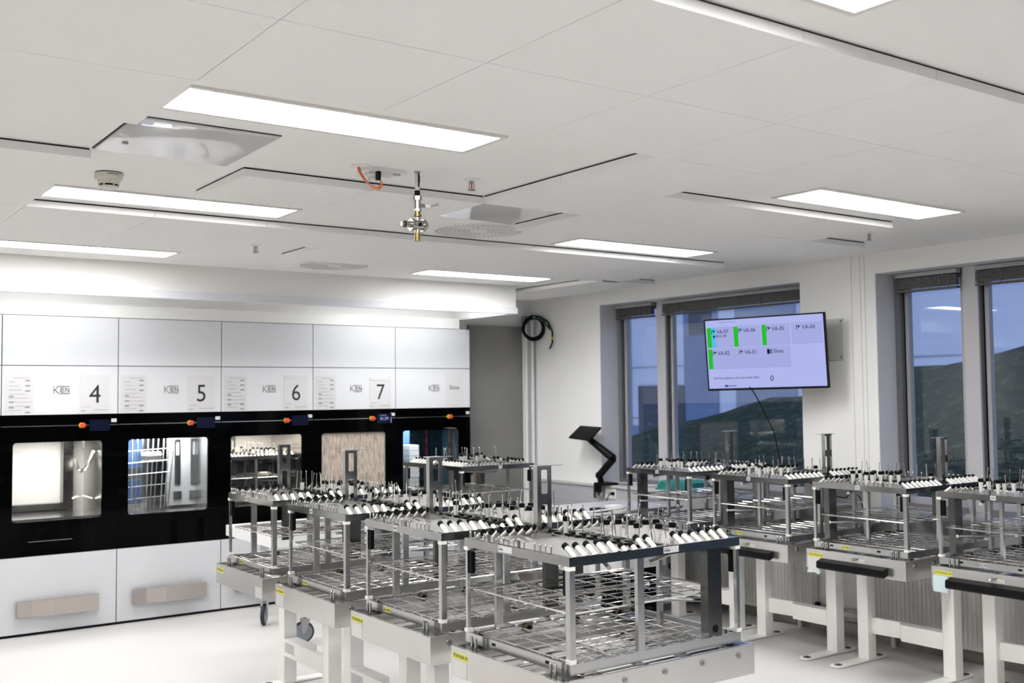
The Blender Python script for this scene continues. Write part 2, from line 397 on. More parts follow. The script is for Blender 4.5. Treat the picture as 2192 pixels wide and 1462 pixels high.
# rows of tiles near the camera end of the room, out of view but part of the ceiling
# ------------------------------------------------------------------ ceiling lights
lamp_names = {
 (1.11, 3.33): 'largest bright ceiling panel light beside the glossy square hatch',
 (1.11, 5.23): 'ceiling panel light between the smoke detector and the long tile island',
 (1.11, 7.22): 'ceiling panel light at far left in front of the soffit',
 (4.245, 3.33): 'framed ceiling panel light nearest the right window wall',
 (4.295, 5.26): 'ceiling panel light right of the round diffuser with the hatch corner',
 (4.335, 7.21): 'far ceiling panel light in front of the soffit, above the washers',
 (1.11, 1.43): 'ceiling panel light whose tip shows at the top edge of the photo',
}
def ceil_light(x, y, z=H, lab=None, L=1.215, W=.272, key='lamp', d=.008):
    t = thing('ceiling_light', (x+L/2, y+W/2, z), lab or 'unseen ceiling panel light, added along the lamp grid for fill', 'ceiling light', 'white panel lights in the ceiling')
    f = MB(); e = .022
    f.box(-L/2-e, -W/2-e, -d, L/2+e, -W/2, 0); f.box(-L/2-e, W/2, -d, L/2+e, W/2+e, 0); f.box(-L/2-e, -W/2, -d, -L/2, W/2, 0); f.box(L/2, -W/2, -d, L/2+e, W/2, 0)
    f.build('frame', M['lampframe'], t)
    MB().box(-L/2, -W/2, -d*.55, L/2, W/2, -.0005).build('diffuser', M[key], t)
    return t
for (x, y), lab in lamp_names.items(): ceil_light(x, y, lab=lab)
for x in (1.11, 4.26):  # lamps out of view, added to fill the room with light
    for y in ((-.5, -2.5) if x < 2 else (1.43, -.5, -2.5)): ceil_light(x, y)
for y in (7.22, 3.33, 1.43, -.5, -2.5): ceil_light(-2.03, y)  # unseen left lamp row, added on the grid spacing for fill

# ------------------------------------------------------------------ soffit with lower ceiling over the washers
s_ = MB(); s_.box(-5, 7.9, 2.598, 5.673, 7.94, H); s_.box(5.633, 7.94, 2.56, 5.673, 8.93, H)
struct(s_.build('wall_soffit', M['wall']))
s_ = MB(); s_.box(-5, 7.885, 2.54, 5.68, 7.905, 2.598); s_.box(-5, 7.905, 2.54, 5.68, 7.945, 2.552); s_.box(5.625, 7.945, 2.54, 5.68, 8.93, 2.56)
struct(s_.build('trim_15', M['lav']))
s_ = MB(); s_.box(-5, 8.8, 2.452, 5.63, 8.93, 2.55); struct(s_.build('trim_16', M['wall']))
ceil_light(4.27, 8.12, lab='lamp hidden behind the soffit over the washer numbered 7', key='lowlamp')
ceil_light(1.13, 8.12, lab='lamp hidden behind the soffit over the washer numbered 4', key='lowlamp')
ceil_light(-2.0, 8.12, lab='lamp behind the soffit at far left, out of the photo', key='lowlamp')

# steel cladding between washers and the corner
q = MB(); q.box(5.80, 8.885, .0, 6.455, 8.929, 2.50); cl = q.build('wall_cladding', mat('grey_cladding', (.22, .215, .205), .25, metal=.4, noise=.08, nscale=1.5)); struct(cl); cl.name = 'trim_17'

# ------------------------------------------------------------------ washers
XS = [.645, 1.507, 2.366, 3.22, 4.066, 4.909, 5.749]
YC = 8.8
def ken_logo(parent, x, z, s):
    m_ = MB()
    def stroke(p, q_, w_=.0042):
        p = Vector((p[0], 0, p[1])); q_ = Vector((q_[0], 0, q_[1])); d = (q_-p); L = d.length; d.normalize(); n_ = Vector((-d.z, 0, d.x))*w_/2
        pts = [p+n_, q_+n_, q_-n_, p-n_]
        m_.prism([(x+a.x*s, z+a.z*s) for a in pts], YC-.0035, YC-.002, 'Y')
    w_ = .055
    stroke((0, 0), (0, 1), w_); stroke((0.04, .42), (.52, .97), w_); stroke((.5, .97), (1.93, .97), w_); stroke((.16, .52), (.62, .03), w_); stroke((.6, .03), (1.93, .03), w_)
    stroke((1.9, .03), (1.9, .25), w_*.6)
    for a in (.24, .5, .76): stroke((.86, a), (1.28, a), w_*1.1)
    stroke((.86, .22), (.86, .78), w_*1.1)
    stroke((1.46, .22), (1.46, .78), w_*1.1); stroke((1.46, .76), (1.86, .24), w_*1.1); stroke((1.86, .22), (1.86, .78), w_*1.1)
    return m_.build('logo', M['inkgrey'], parent)
def notice_list(x0, z0, lab):
    t = thing('notice_sheet', (x0, YC, z0), lab, 'notice', 'lists taped left of the logos')
    MB().box(0, -.002, 0, .205, -.0004, .30).build('sheet', M['paper'], t)
    l = MB(); rnd = random.Random(int(x0*100))
    for k, (a, b_, th) in enumerate(((.06,.17,.003),(.03,.07,.004),(.03,.10,.003),(.03,.12,.004),(.03,.15,.003),(.03,.17,.003),(.03,.19,.003),(.03,.18,.003),(.03,.12,.003))):
        zz = .275-.031*k; l.box(a, -.0026, zz, b_, -.002, zz+th)
    l.build('pale_print', M['inkpale'], t)
    l = MB()
    for a, zz in ((.145,.245),(.145,.205),(.145,.165),(.03,.122),(.03,.08),(.03,.038),(.145,.04),(.145,.0)): l.box(a, -.0027, zz+.006, a+.036, -.002, zz+.017)
    l.build('table_marks', M['inkpale'], t)
def washer(k, num, lab):
    x0, x1 = XS[k], XS[k+1]; w_ = x1-x0
    t = thing('washer_disinfector', ((x0+x1)/2, YC, 0), lab, 'washing machine', 'row of built-in washers')
    h = w_/2; g = .0035
    # body shell behind the fronts
    bd = MB(); bd.box(-h+.002, .022, 1.50, h-.002, .8, 2.44); bd.box(-h+.002, .022, .05, h-.002, .8, .84)
    bd.box(-h+.002, .022, .84, -h+.06, .8, 1.50); bd.box(h-.06, .022, .84, h-.002, .8, 1.50)
    bd.build('housing', M['blackp'], t)
    MB().box(-h+g, 0, 2.064, h-g, .02, 2.447).build('upper_panel', M['whitepanel'], t)
    MB().box(-h+g, 0, 1.680, h-g, .02, 2.058).build('logo_panel', M['whitepanel'], t)
    wx0, wx1 = -h+.085, -h+.74
    if num == 'Sluse': wx0, wx1 = 4.989-(x0+x1)/2, 5.62-(x0+x1)/2
    d = MB(); d.framebox(-h+.001, .604, h-.001, 1.678, wx0, .862, wx1, 1.467, 0, .02, .025); d.build('door', M['black'], t)
    if num == '7':
        MB().box(wx0-.01, .021, .852, wx1+.01, .024, 1.477).build('door_window', M['steam'], t)
    else:
        MB().box(wx0-.01, .021, .852, wx1+.01, .024, 1.477).build('door_window', M['glassdoor'], t)
    dr = MB().box(-h+g, .0, .022, h-g, .02, .598).build('drawer_panel', M['white'], t)
    hb = MB(); a = -h+.12
    hb.prism([(a, -.015), (a, -.066), (a+.105, -.034), (a+.255, -.074), (a+.59, -.074), (a+.59, -.02)], .150, .268, 'Z')
    hb.box(a+.02, -.03, .17, a+.05, 0, .25); hb.box(a+.54, -.03, .17, a+.57, 0, .25)
    hb.build('handle', M['handle'], dr)
    MB().box(-h+.001, .012, .0, h-.001, .03, .0215).build('kick_plate', M['blackp'], t)
    MB().box(-h+.004, -.006, 1.589, (h-.004), -.0005, 1.5955).build('rail', M['wire'], t)
    ex = (5.496-(x0+x1)/2) if num == 'Sluse' else -h+.583
    eb = MB(); eb.lathe([(.019, -.012), (.021, -.020), (.019, -.030)], (ex-.008, 0, 1.592), 18, 'Y'); e1 = eb.build('emergency_button_base', M['yel2'], t, True)
    eb = MB(); eb.lathe([(.012, -.030), (.020, -.036), (.021, -.047), (.014, -.054)], (ex, 0, 1.592), 18, 'Y'); eb.build('emergency_button', M['red'], e1, True)
    if num != 'Sluse':
        dp = MB().box(-h+.64, -.012, 1.545, -h+.795, -.0005, 1.634).build('display', M['screen'], t)
        if num == '7':
            text('lit_digits', '51:29', .040, M['disp'], dp, FY, (-h+.715, -.0125, 1.588))
            b2 = MB(); b2.box(-h+.67, -.0126, 1.618, -h+.74, -.012, 1.621); b2.box(-h+.785, -.0126, 1.548, -h+.790, -.012, 1.60); b2.build('lit_lines', M['disp'], dp)
    MB().box(h-.052, -.003, 1.612, h-.010, -.0005, 1.640).build('white_tag', M['paperw'], t)
    if num == '4':
        MB().box(-h+.20, -.0015, .708, -h+.52, -.0002, .711).build('door_slot', M['wire'], t)
    lx = (5.275-(x0+x1)/2) if num == 'Sluse' else -h+.372
    lg = ken_logo(t, lx, 1.841, .060); lg.location = (0, -YC, 0)
    return t
def chamber(k, kind):
    x0, x1 = XS[k]+.065, XS[k+1]-.065; y0, y1 = YC+.03, YC+.78
    return x0, x1, y0, y1
labs = {0: ('3', 'white and black built-in washer cut off by the left edge'), 1: ('4', 'built-in washer under the number 4 with a bright white window'),
        2: ('5', 'built-in washer under the number 5 with scratched steel behind its window'), 3: ('6', 'built-in washer under the number 6 with a loaded rack inside'),
        4: ('7', 'built-in washer under the number 7 with steamed wet window and lit timer'), 5: ('Sluse', 'black-fronted pass-through lock under the sign Sluse, last of the row')}
# extra washers continue the row to the left, outside the photo
washers = {}
for k in range(0, 6): washers[k] = washer(k, labs[k][0], labs[k][1])
for k in range(1, 5):
    n_ = labs[k][0]
    notice_list(XS[k]+.021, 1.688, 'taped list with small grey tables on the washer numbered ' + n_)
    lp = thing('number_sheet', (XS[k]+.568, YC, 1.69), 'white sleeve with the large black number %s taped to the washer' % n_, 'number sign', 'number sheets on the washers')
    sh = MB(); hgt = .30 if n_ != '7' else .285
    sh.box(0, -.003, 0, .222, -.0005, hgt)
    if n_ in '67': sh.box(.01, -.006, hgt-.03, .212, -.003, hgt-.008)
    sh.build('sleeve', M['paperw'], lp)
    text('number', n_, .205, M['ink'], lp, FY, (.113, -.0035, .140), sx=.92)
    pr = MB(); pr.box(.10, -.0034, .018, .215, -.003, .022); pr.box(.01, -.0034, .012, .04, -.003, .018); pr.box(.015, -.0034, .045, .075, -.003, .048); pr.build('small_print', M['inkpale'], lp)
lp = thing('sluse_sheet', (5.456, YC, 1.70), 'blank-looking sleeve with the small grey word Sluse', 'sign')
MB().box(0, -.003, 0, .214, -.0005, .305).build('sleeve', M['paperw'], lp)
text('word', 'Sluse', .058, M['inkgrey'], lp, FY, (.107, -.0035, .175))

# chambers seen through the windows
def liner(k, m_, name='chamber_liner', back=None):
    x0, x1, y0, y1 = chamber(k, ''); t = washers[k]; cx = (XS[k]+XS[k+1])/2
    a, b_ = x0-cx, x1-cx; q = MB()
    q.box(a, .03, .845, a+.004, .79, 1.495); q.box(b_-.004, .03, .845, b_, .79, 1.495); q.box(a, .03, .845, b_, .79, .849); q.box(a, .03, 1.49, b_, .79, 1.495)
    q.build(name, m_, t)
    if back: MB().box(a, .785, .845, b_, .79, 1.495).build('chamber_back', back, t)
def chamber_light(k, energy, col=(1, .95, .88), y=.3):
    cx = (XS[k]+XS[k+1])/2
    l = bpy.data.lights.new('chamber_lamp', 'AREA'); l.energy = energy; l.shape = 'RECTANGLE'; l.size = .5; l.size_y = .3; l.color = col
    o = bpy.data.objects.new('chamber_lamp', l); COL.objects.link(o); o.location = (cx, YC+y, 1.485)
liner(0, M['chamberw'], back=M['chamberw']); chamber_light(0, 4)
t = washers[1]
liner(1, M['chamber'], back=M['chamberw']); chamber_light(1, 15)
h = (XS[2]-XS[1])/2
q = MB(); q.box(-h+.60, .68, .87, -h+.68, .78, 1.49); q.box(-h+.07, .68, .87, -h+.60, .78, .93); q.build('inner_door_frame', M['steeldk'], t)
q = MB(); q.tube([(h-.22+.02*i, .45+.05*math.sin(i*.8), 1.30-.10*math.sin(i*.55)) for i in range(8)], .016, 8); q.tube([(h-.24+.02*i, .45, .985+.015*math.sin(i*.5)) for i in range(9)], .008, 6)
q.cyl((h-.17, .4, 1.49), (h-.165, .4, 1.38), .008); q.build('spray_arm', M['chamber'], t, True)
MB().box(-h+.07, .1, .85, h-.07, .60, .872).build('chamber_floor_rail', M['wire'], t)
t = washers[2]; liner(2, M['chamber'], back=M['chamber']); chamber_light(2, 10, (.92, .95, 1))
q = MB(); q.box(h-.32, .45, .87, h-.07, .46, 1.49); q.build('inner_panel', M['chamberw'], t)
q = MB()
for a in (h-.255, h-.115):
    q.framebox(a, 1.05, a+.05, 1.44, a+.010, 1.30, a+.040, 1.42, .44, .449, .008); q.box(a-.01, .44, .92, a+.06, .449, .99)
q.build('slotted_bracket', M['steelmat'], t)
q = MB(); q.box(-h+.10, .55, 1.20, -h+.36, .60, 1.45); q.box(-h+.22, .50, .90, -h+.34, .56, 1.10); q.build('blue_part', M['bluebox'], t)
q = MB()
for i in range(12): q.cyl((-h+.08+.04*i, .3+.03*(i % 3), .87), (-h+.10+.045*i, .42, 1.47), .006, n=6)
for i in range(5): q.cyl((-h+.07, .35, .95+.1*i), (h-.33, .35, .97+.1*i), .005, n=6)
q.cyl((-h+.30, .42, 1.30), (-h+.47, .42, 1.30), .05, n=16); q.build('chamber_fittings', M['chamber'], t, True)
t = washers[3]; liner(3, M['chamber'], back=M['chamberw']); chamber_light(3, 14, (1, .90, .78))
t = washers[4]; liner(4, M['chamberw'], back=M['chamberw']); chamber_light(4, 8, (1, .85, .7))
t = washers[5]; liner(5, M['teal']); cx = (XS[5]+XS[6])/2
q = MB(); q.box(-.32, 1.5, .6, .9, 1.52, 1.8); 
MB().box(-.36, .785, .845, .36, .79, 1.495).build('chamber_back', M['teal'], t)
q = MB()
for a in (.12, .21, .32): q.box(a, .42, .86, a+.018, .46, 1.48)
for z_ in (1.12, 1.30, 1.40): q.box(-.02, .41, z_, .34, .42, z_+.014)
q.build('shelf_frame', M['steeldk'], t)
q = MB(); q.box(.17, .44, 1.20, .19, .47, 1.48); q.build('red_strip', mat('dark_red', (.12, .01, .02), .5), t)
q = MB(); q.box(-.15, .42, 1.15, -.03, .45, 1.48); q.build('door_edge', M['bluebox'], t)
tw = thing('cloth_stack', (cx-.10, YC+.30, .852), 'stack of folded white cloths inside the lock marked Sluse', 'cloth')
for i in range(9):
    MB().box(-.05, -.09+.004*(i % 3), .052*i, .058, .09, .052*i+.048).build('folded_cloth', M['chamberw'], tw)
l = bpy.data.lights.new('lock_lamp', 'AREA'); l.energy = 6; l.size = .4; l.color = (.8, .9, 1)
o = bpy.data.objects.new('lock_lamp', l); COL.objects.link(o); o.location = (cx-.1, YC+.25, 1.485)

# ------------------------------------------------------------------ stands
BL, BW, BH, BZ = .985, .73, .118, .785
def corner_plate(q, x0, y0, x1, y1): q.box(x0, y0, .7835, x1, y1, .787)
def make_stand():
    t = thing('rack_stand', (0, 0, 0), 'stand', 'stand')
    q = MB(); w_ = .003; h = BW/2; a = BL/2
    q.box(-a, -h, BZ-BH, -a+w_, h, BZ); q.box(a-w_, -h, BZ-BH, a, h, BZ); q.box(-a+w_, -h, BZ-BH, a-w_, -h+w_, BZ); q.box(-a+w_, h-w_, BZ-BH, a-w_, h, BZ)
    q.box(-a+w_, -h+w_, BZ-.0025, -a+.016, h-w_, BZ); q.box(a-.016, -h+w_, BZ-.0025, a-w_, h-w_, BZ)
    q.box(-a+.016, -h+w_, BZ-.0025, a-.016, -h+.016, BZ); q.box(-a+.016, h-.016, BZ-.0025, a-.016, h-w_, BZ)
    q.build('tray_box', M['boxsteel'], t)
    q = MB()
    for y in (-.20, .20): q.box(-a+w_, y-.02, .668, a-w_, y+.02, .70)
    for x in (-.36, -.12, .12, .36): q.box(x-.015, -h+w_, .70, x+.015, h-w_, .712)
    for k in range(7): q.cyl((-a+.01, -.27+.09*k, .735), (a-.01, -.27+.09*k, .735), .0045, n=6)
    q.build('inner_support', M['steel'], t)
    for sx in (-1, 1):
        for sy in (-1, 1):
            q = MB(); xa = sx*(a-.016); xb = sx*(a-.115); ya = sy*(h-.016); yb = sy*(h-.15)
            q.box(min(xa, xb), min(ya, yb), .781, max(xa, xb), max(ya, yb), .785)
            q.build('corner_plate', M['steeldk'], t)
            q = MB(); px = sx*(a-.040)
            for dy in (0, .028):
                yy = sy*(h-.12)+sy*dy
                q.cyl((px, yy, .785), (px, yy, .826), .0065, n=10); q.cyl((px, yy, .826), (px, yy, .832), .0065, .003, n=10)
            q.build('guide_pin', M['steel'], t, True)
    for sy in (-1, 1):
        for k in range(5):
            x = -.40+.20*k; q = MB(); q.cyl((x, sy*h, .752), (x, sy*(h+.006), .752), .012, n=14); q.cyl((x, sy*(h+.006), .752), (x, sy*(h+.009), .752), .006, n=6)
            q.build('bolt', M['steel'], t, True)
    # cream lacquered pedestal: two legs, long feet, cranked cross bar
    lx0, lx1 = .405-a, .49-a
    for sy in (-1, 1):
        y = sy*.315; q = MB(); q.box(lx0, y-.042, .012, lx1, y+.042, BZ-BH); o = q.build('leg', M['cream'], t)
        bv = o.modifiers.new('b', 'BEVEL'); bv.width = .004; bv.segments = 2
        q = MB(); r_ = .045; fx0, fx1 = .265-a, .81-a; pts = []
        for k in range(9): an = PI/2+PI*k/8; pts.append((fx0+r_+r_*math.cos(an), y+r_*math.sin(an)))
        for k in range(9): an = -PI/2+PI*k/8; pts.append((fx1-r_+r_*math.cos(an), y+r_*math.sin(an)))
        q.prism(pts, .003, .012, 'Z'); f = q.build('foot_plate', M['cream'], t)
        q = MB(); q.prism([(p[0]*.998, p[1]) for p in pts], 0, .003, 'Z'); q.build('rubber_sole', M['rubber'], f)
        for xx in (fx0+.055, fx1-.055):
            q = MB(); q.lathe([(.026, .012), (.026, .0155), (.010, .0165), (.010, .020)], (xx, y, 0), 16); q.build('levelling_foot', M['steeldk'], f, True)
    q = MB(); pts = [(lx0, .273), (lx1, .273), (lx1, -.02), (lx0+.02, -.075), (lx0+.045, -.273), (lx0, -.273)]
    q.prism(pts, .18, .285, 'Z'); cb = q.build('cross_bar', M['cream'], t)
    q = MB(); q.box(lx0-.0006, .12, .205, lx0, .265, .268); o = q.build('rating_sticker', M['paperw'], cb)
    q = MB()
    for k in range(6): q.box(lx0-.0009, .14+.01*(k % 2), .212+.009*k, lx0-.0006, .255, .214+.009*k)
    q.build('fine_print', M['inkpale'], cb)
    return t
def station_label(t, side, txt, y0, extra):
    # side -1: label on local -x face, +1: on local +x face (stand turned round)
    x = side*(BL/2)
    fr = FX if side < 0 else FPX
    s = -side   # direction on y for viewer's right in world is -Y
    q = MB(); q.box(x, y0-.055, .738, x+side*.0008, y0+.055, .764) ; o = q.build('station_sticker', M['yellow'], t); o['label'] = 'yellow sticker reading ' + txt
    text('lettering', txt, .0205, M['ink'], o, fr, (x+side*.0011, y0, .751), sx=.93)
# note on frames: with the stand turned by 180 degrees local +x looks to world -X
stand0 = make_stand()
# left row
XL = 2.32+BL/2
spec_l = [(6.05, '36', 'nearest the washer numbered 5'), (5.14, '37', ''), (4.235, '38', ''), (3.34, '39', '')]
stands = {}
for i, (yc, n_, _) in enumerate(spec_l):
    t = stand0 if i == 0 else copy_tree(stand0)
    t.location = (XL, yc, 0); stands[n_] = t
    tag(t, {'36': 'cream stand with the yellow sticker STATION 36, farthest of the left row', '37': 'cream stand with the yellow sticker STATION 37', '38': 'cream stand with the yellow sticker STATION 38', '39': 'cream stand with the yellow sticker STATION 39, nearest the camera'}[n_], 'stand', 'steel topped stands for the washer racks')
XR = 5.585+BL/2-.01
for n_, yc in (('31', 5.98), ('32', 5.075), ('33', 4.19), ('34', 3.29), ('35', 2.39)):
    t = copy_tree(stand0); t.location = (XR, yc, 0); t.rotation_euler = (0, 0, PI); stands[n_] = t
    tag(t, {'31': 'cream stand at the far end of the window row, hidden behind the front rack', '32': 'cream stand under the rack A4 MIC by the window, black bar on its front', '33': 'cream stand with the yellow sticker STATION 33 and black bar', '34': 'cream stand with the yellow sticker STATION 34 and pale plastic pocket', '35': 'cream stand at the right end of the window row, outside the photo'}[n_], 'stand', 'steel topped stands for the washer racks')
for n_ in ('36', '37', '38', '39'):
    t = stands[n_]; station_label(t, -1, 'STATION ' + n_, .297, None)
    q = MB(); y1_ = .34 if n_ != '36' else -.27; q.box(-BL/2-.0016, y1_-.09, .672, -BL/2, y1_+.005, .733); o = q.build('plastic_pocket', M['film'], t); o['label'] = 'clear plastic pocket'
for n_ in ('33', '34'):
    t = stands[n_]; station_label(t, 1, 'STATION ' + n_, -.29, None)
    q = MB(); q.box(BL/2, -.355, .640, BL/2+.002, -.262, .735); o = q.build('plastic_pocket', M['bluefilm'] if n_ == '34' else M['film'], t); o['label'] = 'plastic pocket with bluish edge'
    if n_ == '33':
        q = MB(); q.prism([(-.362, .640), (-.25, .652), (-.27, .628), (-.30, .638), (-.36, .632)], BL/2, BL/2+.003, 'X'); q.build('loose_film', M['bluefilm'], t)
for n_ in ('31', '32', '33', '34', '35'):
    t = stands[n_]; a = BL/2
    q = MB(); q.prism([(a, .735), (a+.055, .722), (a+.058, .685), (a+.045, .675), (a, .690)], -.245, .245, 'Y')
    # prism on Y axis uses (x,z)
    q.build('bumper_bar', M['blackp'], t)
    q = MB(); q.cyl((a, .005, .752), (a+.02, .005, .757), .007, n=12); q.box(a+.012, -.012, .752, a+.020, .025, .762); q.build('latch_knob', M['steel'], t)
    o = MB().box(a, .035, .741, a+.0008, .078, .762).build('warning_sticker', M['paperw'], t)
    q = MB(); q.prism([(.039, .745), (.053, .745), (.046, .758)], a+.0008, a+.0012, 'X'); q.build('warning_triangle', M['yel2'], o)
    q = MB(); q.box(a+.0008, .057, .752, a+.0012, .074, .7535); q.box(a+.0008, .057, .747, a+.0012, .070, .7485); q.build('fine_print', M['inkpale'], o)

# ------------------------------------------------------------------ racks
RL, RW = .88, .69; ra, rh = RL/2, RW/2
RZ = .793
def nozzle_mesh(L=.062, r=.0105):
    q = MB(); q.lathe([(r*.80, 0), (r, .012), (r, L)], (0,0,0), 14); return q.mesh('nozzle', M['nozzle'], True)
def cap_mesh(L=.062, r=.0125):
    q = MB(); q.lathe([(r*.92, L-.004), (r, L-.002), (r, L+.013), (r*.85, L+.015), (r*.55, L+.015), (r*.5, L+.010)], (0,0,0), 16); return q.mesh('nozzle_cap', M['blackp'], True)
NZ, NC = nozzle_mesh(), cap_mesh()
NZs, NCs = nozzle_mesh(.030), cap_mesh(.030)
def cone_mesh():
    q = MB(); q.lathe([(.009, 0), (.0135, .058), (.0135, .062)], (0,0,0), 14); return q.mesh('upright_nozzle', M['nozzle'], True)
def conecap_mesh():
    q = MB(); q.lathe([(.0150, .060), (.0155, .062), (.0150, .078), (.013, .080)], (0,0,0), 14); return q.mesh('nozzle_cap', M['blackp'], True)
UN, UC = cone_mesh(), conecap_mesh()
q = MB(); q.lathe([(.0165, 0), (.0165, .004), (.012, .006), (.0165, .008), (.0165, .012), (.006, .013)], (0,0,0), 14); RB = q.mesh('rod_socket', M['blackp'], True)
q = MB(); q.cyl((0,0,0), (0,0,.118), .0022, n=6); q.lathe([(.0022, .116), (.0035, .118), (.0033, .122), (.001, .124)], (0,0,0), 8); ROD = q.mesh('spray_rod', M['wire'], True)
q = MB(); q.cyl((0,0,0), (0,0,.024), .0032, n=8); q.lathe([(.0045, .022), (.005, .026), (.002, .031)], (0,0,0), 8); PIN = q.mesh('peg', M['wire'], True)
q = MB(); q.cyl((0,0,0), (0,0,.026), .0075, n=10); PINB = q.mesh('peg', M['steel'], True)
q = MB(); q.lathe([(.020, -.007), (.0215, -.005), (.0215, .005), (.020, .007), (.013, .007), (.012, .003)], (0,0,0), 18, 'Y')
q.cur = 1; q.lathe([(.010, -.009), (.012, -.009), (.012, .009), (.008, .009)], (0,0,0), 12, 'Y'); ROL = q.mesh('roller', [mat('roller_tan', (.20, .15, .09), .5), M['blackp']], True)
q = MB(); q.box(-.014, -.014, -.007, .014, .014, .007); CLIP = q.mesh('post_clip', M['clip'])
q = MB(); q.prism([(-.008, -.045), (.008, -.045), (.011, -.038), (.011, .038), (.008, .045), (-.008, .045)], -.010, .010, 'Y'); HAND = q.mesh('grip', M['blackp'])
def make_rack():
    t = thing('instrument_rack', (0, 0, 0), 'rack', 'rack')
    # bottom frame
    q = MB(); w_ = .0025; z0, z1 = 0, .038
    q.box(-ra, -rh, z0, -ra+w_, rh, z1); q.box(ra-w_, -rh, z0, ra, rh, z1); q.box(-ra+w_, -rh, z0, ra-w_, -rh+w_, z1); q.box(-ra+w_, rh-w_, z0, ra-w_, rh, z1)
    q.box(-ra+w_, -rh+w_, z1-.002, -ra+.010, rh-w_, z1); q.box(ra-.010, -rh+w_, z1-.002, ra-w_, rh-w_, z1); q.box(-ra+.01, -rh+w_, z1-.002, ra-.01, -rh+.010, z1); q.box(-ra+.01, rh-.010, z1-.002, ra-.01, rh-w_, z1)
    q.build('bottom_frame', M['steelmat'], t)
    q = MB()
    for sx in (-1, 1): q.box(sx*(ra-.0008) if sx > 0 else -ra-.0008, .13, .016, sx*ra+(.0008 if sx > 0 else 0), .155, .027); q.box(-ra-.0008 if sx < 0 else ra, -.22, .016, -ra if sx < 0 else ra+.0008, -.195, .027)
    q.build('frame_slot', M['blackp'], t)
    for sy in (-1, 1):
        for x in (-.38, -.13, .13, .38):
            inst('roller', ROL, t, (x, sy*(rh-.012), .0135))
    # bottom wire grid
    def grid(z, xa, xb, ya, yb, nx, ny, rx=.0021, ry=.003):
        q = MB()
        for k in range(ny):
            y = ya+(yb-ya)*k/(ny-1)
            n_ = 8; pts = []
            for i in range(nx):
                x = xa+(xb-xa)*i/(nx-1)
                if i: pts += [(x-.006, y, z)]
                pts += [(x, y, z-.007)]
                if i < nx-1: pts += [(x+.006, y, z)]
            q.tube(pts, rx, 6)
        for i in range(nx):
            x = xa+(xb-xa)*i/(nx-1); q.cyl((x, ya, z+.001), (x, yb, z+.001), ry, n=6)
        return q
    q = grid(.026, -ra+.055, ra-.055, -rh+.012, rh-.012, 9, 9)
    for i in range(9):
        x = -ra+.055+(RL-.11)*i/8
        q.box(x-.008, -rh+.002, .027, x+.008, -rh+.012, .041); q.box(x-.008, rh-.012, .027, x+.008, rh-.002, .041)
    q.build('wire_grid', M['wire'], t, True)
    # middle wire shelf
    q = grid(.207, -ra+.03, ra-.03, -rh+.045, rh-.03, 8, 10, .0019, .0024)
    q.tube([(-ra+.03, -rh+.03, .210), (ra-.03, -rh+.03, .210), (ra-.03, rh-.02, .210), (-ra+.03, rh-.02, .210), (-ra+.03, -rh+.03, .210)], .004, 6)
    q.build('wire_shelf', M['wire'], t, True)
    # posts
    zt = .386
    for x, y, s in ((-ra+.0125, -rh+.0125, .0125), (ra-.0085, -rh+.0085, .0085), (-ra+.0085, rh-.0085, .0075), (ra-.0125, rh-.0125, .0125), (-.098, -rh+.008, .0165), (.098, rh-.008, .0165), (-.28, rh-.008, .0165), (.28, -rh+.30, .010)):
        q = MB(); sy = min(s, .009) if s > .013 else s
        q.box(x-s, y-sy, .038, x+s, y+sy, zt); q.build('post', M['steelmat'], t)
    for sx, sy in ((-1, -1), (1, -1), (-1, 1), (1, 1)):
        inst('post_clip', CLIP, t, (sx*(ra-.010), sy*(rh-.010), .046))
        inst('post_clip', CLIP, t, (sx*(ra-.010), sy*(rh-.010), .378))
    inst('grip', HAND, t, (-ra+.0135, -rh+.037, .322)); inst('grip', HAND, t, (-ra+.0135, rh-.028, .322))
    inst('grip', HAND, t, (ra-.0135, -rh+.030, .322)); inst('grip', HAND, t, (ra-.0135, rh-.037, .322))
    # duct column, slotted dock tower
    q = MB(); q.box(.262, -rh+.003, .038, .338, -rh+.045, zt); q.build('water_duct', M['steeldk'], t)
    q = MB(); q.lathe([(.016, 0), (.016, .001)], (.300, -rh+.0022, .068), 16, 'Y'); q.build('duct_opening', M['blackp'], t)
    # top tray frame
    q = MB(); z0, z1 = .385, .419
    q.box(-ra-.002, -rh-.002, z0, -ra+.001, rh+.002, z1); q.box(ra-.001, -rh-.002, z0, ra+.002, rh+.002, z1); q.box(-ra+.001, -rh-.002, z0, ra-.001, -rh+.001, z1); q.box(-ra+.001, rh-.001, z0, ra-.001, rh+.002, z1)
    q.box(-ra+.001, -rh+.001, z1-.002, -ra+.014, rh-.001, z1); q.box(ra-.014, -rh+.001, z1-.002, ra-.001, rh-.001, z1)
    q.box(-ra+.014, -rh+.001, z1-.002, ra-.014, -rh+.014, z1); q.box(-ra+.014, rh-.014, z1-.002, ra-.014, rh-.001, z1)
    q.build('top_frame', M['steel'], t)
    # perforated sheets, middle manifold
    sh = MB(); sh.box(-ra+.014, -rh+.014, .405, -.075, rh-.014, .407); sh.build('perforated_sheet', M['perf'], t)
    sh = MB(); sh.box(.075, -rh+.014, .405, ra-.014, rh-.014, .407); sh.build('perforated_sheet', M['perf'], t)
    q = MB()
    q.box(-.075, -rh+.014, .402, .075, rh-.014, .409)
    for x in (-.082, -.070, .070, .082): q.box(x-.003, -rh+.014, .405, x+.003, rh-.014, .417)
    q.box(-ra+.014, rh-.050, .407, -.085, rh-.046, .416); q.box(.085, rh-.050, .407, ra-.014, rh-.046, .416)
    q.build('manifold_rail', M['wire'], t)
    # leaning nozzles along both long sides
    zb = .412
